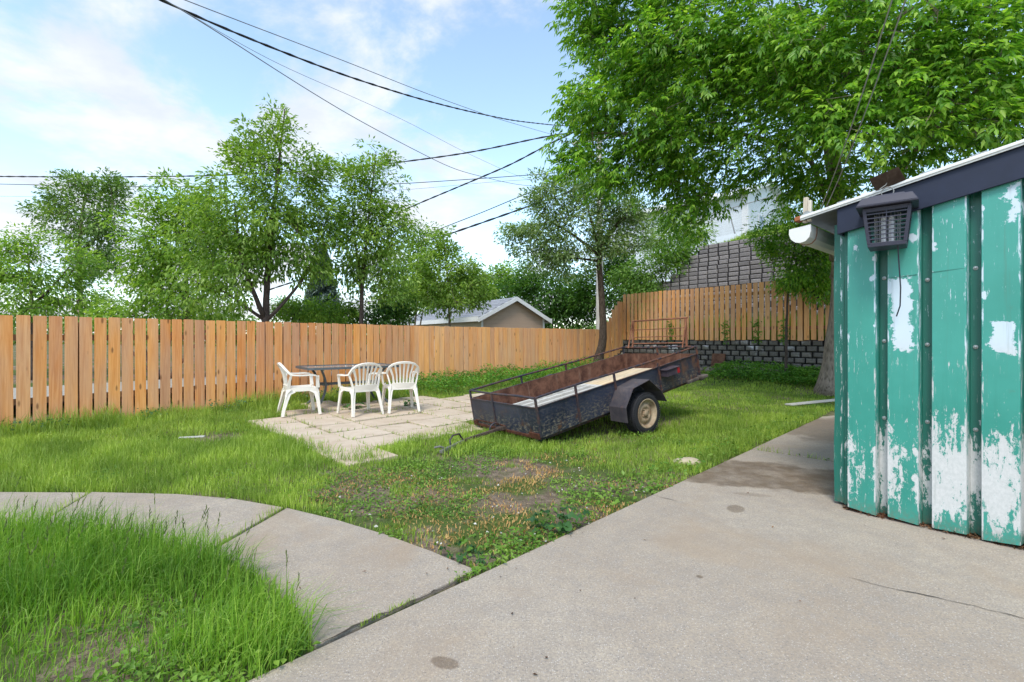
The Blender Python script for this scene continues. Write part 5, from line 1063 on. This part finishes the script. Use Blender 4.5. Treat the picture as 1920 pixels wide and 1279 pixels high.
def tallpatch():
    x, y = scatter(72000, -5, -.6, 1.3, 3.6); k = inpoly(x, y, patch) & (np.abs(x) < 1.2*y+.3); x, y = x[k], y[k]
    back = np.minimum(1, (.15+sstep(2.05, 2.65, y-.25*(x+1.8)))) ; rightp = sstep(-1.75, -1.25, x)*sstep(1.75, 2.0, y+.0*x)
    tallm = np.maximum(back, rightp*.75); keep = RNG.random(len(x)) < .30+.70*tallm; x, y, tallm = x[keep], y[keep], tallm[keep]
    h = (.05+.235*tallm*(.55+.9*fbm(x, y, 2.2, 5)))*RNG.uniform(.5, 1.2, len(x)); P = np.stack((x, y, 0*x-.01), 1)
    tag(blades('tall_grass', P, h, RNG.uniform(.0026, .0058, len(x)), M['g_tall'], 1.05, origin=(-2, 2.4, 0), wind=(.38, .1)), 'tall uncut grass tuft in the bottom left foreground', None, None, 'stuff')
    # seed heads standing above the tuft
    k = RNG.permutation(len(x))[:90]; k = k[tallm[k] > .55]; m = MB(); lm = leaf_mat('seed_heads', (.10, .13, .05), (.17, .20, .08), (.24, .24, .12), .3, .7, .2); Ps, Ds = [], []
    for i in k:
        a = np.array((x[i], y[i], 0)); d = np.array((RNG.normal(.07, .07), RNG.normal(.03, .06), 1)); hh = h[i]*1.05+.09; q = [a, a+d*hh*.6, a+d*hh+np.array((d[0], d[1], 0))*hh*.55]; m.tube(q, [.0016, .0013, .0008], 3, False)
        e_ = q[2]-q[1]; e_ /= np.linalg.norm(e_)
        for s in range(9): Ps.append(q[2]-e_*.008*s); Ds.append(e_+RNG.normal(0, .22, 3))
    so_ = m.build('grass_stems', M['g_tall']); tag(so_, 'thin flowering grass stems above the foreground tuft', None, None, 'stuff'); Ps, Ds = np.array(Ps), np.array(Ds); leaves('seed_head', Ps, Ds, RNG.normal(0, 1, Ps.shape), np.full(len(Ps), .024), np.full(len(Ps), .0055), lm, so_)
    # clover and low weeds
    x, y = scatter(15000, -4.5, -.7, 1.3, 3.2); k = inpoly(x, y, patch) & (np.abs(x) < 1.2*y+.3); lo_ = 1-np.minimum(1, sstep(2.1, 2.6, y-.25*(x+1.8))); k &= RNG.random(len(x)) < lo_*sstep(.30, .52, fbm(x, y, 2.0, 13)); x, y = x[k], y[k]; n_ = len(x)
    tag(leaves('clover', np.stack((x, y, RNG.uniform(.01, .06, n_)), 1), RNG.normal(0, 1, (n_, 3))*(1, 1, .3), RNG.normal(0, .3, (n_, 3))+(0, 0, 1), RNG.uniform(.018, .042, n_), RNG.uniform(.012, .026, n_), M['clover'], origin=(-2, 2, 0), wide=.55), 'low clover and weeds in the bottom left corner', None, None, 'stuff')
tallpatch()
def covers(name, label, cond, n_, box, h, L, mat, seed, thr=(.35, .55)):
    x, y = scatter(n_, *box); k = yard(x, y) & cond(x, y); k &= RNG.random(len(x)) < sstep(thr[0], thr[1], fbm(x, y, 1.8, seed)); x, y = x[k], y[k]; m_ = len(x)
    hh = h*(.3+.9*fbm(x, y, 2.6, seed+3)); z = terr(x, y)+hh*RNG.random(m_)**.6
    tag(leaves(name, np.stack((x, y, z), 1), RNG.normal(0, 1, (m_, 3))*(1, 1, .4)-(0, 0, .2), RNG.normal(0, .35, (m_, 3))+(0, -.15, 1), L*RNG.uniform(.6, 1.2, m_), L*.55*RNG.uniform(.7, 1.2, m_), M[mat], origin=(float(np.mean(x)), float(np.mean(y)), 0), wide=.45), label, None, None, 'stuff')
covers('ground_cover', 'leafy ground cover along the cedar fence behind the trailer', lambda x, y: (fl(x, y, FC, fd2) < 1.7) & (x > -2.3), 30000, (-2.4, 4, 9.4, 16.8), .42, .075, 'cover', 31, (.12, .3))
covers('ground_cover', 'dense dark ground cover at the foot of the block wall', lambda x, y: (wall_d(x, y) < 1.5) & ((x-C2[0])*ALG[0]+(y-C2[1])*ALG[1] > 3.9), 30000, (5, 9, 9.5, 15), .30, .075, 'cover', 37, (.05, .2))
covers('fence_weeds', 'straggling weeds at the base of the long cedar fence', lambda x, y: fl(x, y, FL0, fd1) < .55, 16000, (-8, -2, 5.5, 12), .30, .06, 'dock', 41, (.38, .55))
covers('broadleaf_weeds', 'scattered broadleaf weeds growing through the lawn', lambda x, y: ((x > .9) | (x < -2.2) | (y > 5)) & (y < 11), 52000, (-5, 7, 3.2, 11), .07, .036, 'clover', 47, (.50, .66))
covers('broadleaf_weeds', 'leafy weeds along the lawn edge of the driveway', lambda x, y: np.abs(fl(x, y, D0, e)) < .42, 9000, (-.5, 6, 2.6, 9), .10, .055, 'clover', 53, (.30, .50))
covers('corner_weeds', 'lush low weeds on the tip of the lawn between the two slabs', lambda x, y: (y < 3.25) & (x > -1.0) & (x < .7), 3600, (-1.0, .7, 2.6, 3.25), .045, .036, 'clover', 61, (.34, .56))
covers('small_weeds', 'small weeds and plantain dotted over the worn ground', lambda x, y: bare(x, y) > .15, 26000, (-2.3, 2.8, 2.7, 6), .035, .030, 'clover', 59, (.42, .56))
def rosette(p, n_, L, Wd, label, name, hh=.12):
    z = float(terr(*p)); t = thing(name, v3(p, z), label, 'plant'); a = RNG.random(n_)*2*math.pi; r_ = RNG.random(n_)*.12; P = np.stack((p[0]+np.cos(a)*r_, p[1]+np.sin(a)*r_, z+hh*RNG.random(n_)), 1)
    V, lo, sz = [], [], []                                # broad wavy leaves, ten faces each
    for i in range(n_):
        d = np.array((math.cos(a[i]), math.sin(a[i]), .35)); d /= np.linalg.norm(d); s_ = np.array((-math.sin(a[i]), math.cos(a[i]), 0)); l = L*random.uniform(.6, 1.1); w_ = Wd*random.uniform(.7, 1.1); b0 = len(V); roll = random.uniform(-.3, .3)
        for k in range(6):
            u = k/5; wk = w_*math.sin(math.pi*min(.97, .08+.85*u))**.8/2; c = P[i]+d*l*u-np.array((0, 0, 1))*l*.45*u*u; wav = .012*math.sin(k*2.3+i)
            V += [c+s_*wk+np.array((0, 0, .25*wk+wav+roll*wk)), c, c-s_*wk+np.array((0, 0, .25*wk-wav-roll*wk))]
        for k in range(5):
            for q in (0, 1): o_ = b0+k*3+q; lo += [o_, o_+1, o_+4, o_+3]; sz.append(4)
    np_mesh('leaves', np.array(V), np.array(lo), np.array(sz), M['dock'], t, smooth=True)
rosette(gp(1032, 992), 12, .10, .075, 'broad leaved burdock on the worn lawn near the concrete edge', 'burdock'); 
rosette(gp(1066, 985), 7, .085, .065, 'smaller burdock touching the broad leaved one', 'burdock'); rosette(gp(868, 1036), 7, .06, .05, 'round leaved weed at the tip of the lawn by the walkway', 'burdock', .05); rosette(gp(888, 1062), 6, .05, .045, 'small round leaved weed on the corner of the concrete joint', 'burdock', .04)
for q, lab in (((765, 762), 'green hosta plant under the table behind the middle chair'), ((655, 768), 'spiky green plant under the middle of the table')): rosette(gp(*q), 9, .24, .10, lab, 'hosta', .12)
# weeds in the patio joints
P = []
for cs in patio_cells:
    for k in range(4):
        if random.random() < .22:
            a, b = cs[k], cs[(k+1) % 4]; 
            for _ in range(random.randint(2, 10)): P.append(a+(b-a)*random.random()+RNG.normal(0, .008, 2))
P = np.array(P); tag(blades('joint_weeds', np.column_stack((P, terr(P[:, 0], P[:, 1])+.02)), RNG.uniform(.03, .10, len(P)), np.full(len(P), .008), M['g_lawn'], 1.0, origin=(-2, 8, 0)), 'little grass tufts growing in the joints of the patio', None, None, 'stuff')
t_ = RNG.random(260); P = np.concatenate((gp(600, 1212)+(gp(900, 1071)-gp(600, 1212))*t_[:, None], gp(372, 1004)+(gp(535, 955)-gp(372, 1004))*t_[:40, None]))+RNG.normal(0, .007, (300, 2)); k = fbm(P[:, 0], P[:, 1], 5) > .50; P = P[k]
tag(blades('joint_weeds', np.column_stack((P, 0*P[:, 0]+.005)), RNG.uniform(.015, .05, len(P)), np.full(len(P), .004), M['g_lawn'], 1.2, origin=(-.6, 2.4, 0)), 'sparse grass growing in the concrete joint', None, None, 'stuff')
# pale chips on the worn ground
x, y = scatter(500, -1.5, 2, 3, 5.2); k = yard(x, y) & (bare(x, y) > .6) & (RNG.random(500) < .35); x, y = x[k], y[k]; n_ = len(x)
tag(leaves('stone_chips', np.stack((x, y, terr(x, y)+.012), 1), RNG.normal(0, 1, (n_, 3))*(1, 1, .2), RNG.normal(0, .3, (n_, 3))+(0, 0, 1), RNG.uniform(.012, .035, n_), RNG.uniform(.010, .025, n_), M['oldwhite'], origin=(0, 4, 0), wide=.5), 'pale stone chips strewn on the worn ground', None, None, 'stuff')
# grass on the bank above the tall wall, and climbers on the raised fence
t_ = RNG.uniform(-2.4, 9, 15000); d_ = 3.42+RNG.random(15000)**1.4*4.5; P = C2+t_[:, None]*ALG+d_[:, None]*OUT
tag(blades('bank_grass', np.column_stack((P, hillz(t_, d_)-.05)), RNG.uniform(.12, .30, 15000), np.full(15000, .022), M['g_hill'], .6, origin=(8, 18, 5)), 'bright long grass on the bank above the tall block wall', None, None, 'stuff')
x0 = C2+ALG*2.6; Pv = []
for tt in (1.9, 3.7, 4.6, 5.3):
    for k in range(70): u = random.random(); Pv.append(np.array((*(C2+ALG*(tt+random.gauss(0, .06))-OUT*.03), 1.2+u*.65)))
Pv = np.array(Pv); n_ = len(Pv)
tag(leaves('creeper', Pv, RNG.normal(0, 1, (n_, 3))-(0, 0, .5), RNG.normal(0, .4, (n_, 3))-np.array((*OUT, 0)), RNG.uniform(.05, .10, n_), RNG.uniform(.03, .06, n_), M['l_bank'], origin=v3(x0, 1.3)), 'thin green creeper climbing through the raised fence', None, None, 'stuff')
# terrace weeds seen through the gaps of the raised fence
t_ = RNG.uniform(0, 8.5, 5000); d_ = RNG.uniform(.35, 1.9, 5000); P = C2+t_[:, None]*ALG+d_[:, None]*OUT
tag(blades('terrace_grass', np.column_stack((P, 0*t_+1.22)), RNG.uniform(.4, 1.1, 5000), np.full(5000, .03), M['g_hill'], .4, origin=(7, 15, 1.2)), 'tall weeds behind the raised fence', None, None, 'stuff')

# bits of leaf, twig and grit blown onto the concrete
x, y = scatter(520, -3.5, 5, 1.4, 8); k = (inpoly(x, y, near) | inpoly(x, y, far_) | inpoly(x, y, pA) | inpoly(x, y, pB)) & ((x-SC[0])*si[0]+(y-SC[1])*si[1] < .0); near_edge = np.minimum(np.abs(fl(x, y, D0, e)), 1.2); k &= RNG.random(520) < np.clip(1.15-near_edge, .12, 1); x, y = x[k], y[k]; n_ = len(x)
tag(leaves('debris', np.stack((x, y, 0*x+.021), 1), RNG.normal(0, 1, (n_, 3))*(1, 1, .12), RNG.normal(0, .2, (n_, 3))+(0, 0, 1), RNG.uniform(.008, .030, n_), RNG.uniform(.004, .014, n_), bpy.data.materials['dead_leaves'], origin=(1, 4, 0)), 'bits of dead leaf and grit scattered over the concrete', None, None, 'stuff')

# longer grass left by the mower round the patio, the drawbar and the fence foot
Pt = []
for a, b, k in ((PA[0], PA[1], 1500), (PA[1], PA[2], 1100), (PA[2], PA[3], 700), (PA[9], PA[0], 250), (PA[8], PA[9], 250)):
    a, b = np.array(a), np.array(b); d_ = nrm(b-a); q_ = RNG.random(k); Pt.append(a+(b-a)*q_[:, None]+np.array((d_[1], -d_[0]))*RNG.normal(.03, .09, (k, 1)))
for c_, k, s_ in ((gp(840, 850), 500, .16), (gp(885, 838), 450, .13), (gp(760, 850), 420, .16), (gp(700, 858), 420, .14)): Pt.append(c_+RNG.normal(0, s_, (k, 2)))
Pt = np.concatenate(Pt); k = RNG.random(len(Pt)) < .25+1.0*sstep(.35, .6, fbm(Pt[:, 0], Pt[:, 1], 4, 71)); Pt = Pt[k]; n_ = len(Pt)
tag(blades('rough_grass', np.column_stack((Pt, terr(Pt[:, 0], Pt[:, 1])-.005)), RNG.uniform(.06, .17, n_), RNG.uniform(.0045, .008, n_), M['g_lawn'], .95, origin=(-1.5, 6, 0)), 'rough longer grass round the patio edge and the trailer drawbar', None, None, 'stuff')
s_ = RNG.random(5200)*9; o_ = RNG.random(5200)**1.6*.55+.03; Pt = FL0+fd1*s_[:, None]+np.array((fd1[1], -fd1[0]))*o_[:, None]; k = (RNG.random(5200) < sstep(.35, .62, fbm(Pt[:, 0], Pt[:, 1], 1.9, 83))) & ~inpoly(Pt[:, 0], Pt[:, 1], PA); Pt = Pt[k]; n_ = len(Pt)
tag(blades('fence_grass', np.column_stack((Pt, terr(Pt[:, 0], Pt[:, 1])-.005)), RNG.uniform(.15, .42, n_), RNG.uniform(.006, .010, n_), M['g_lawn'], .6, origin=(-5, 8, 0)), 'tall uncut grass along the foot of the long cedar fence', None, None, 'stuff')
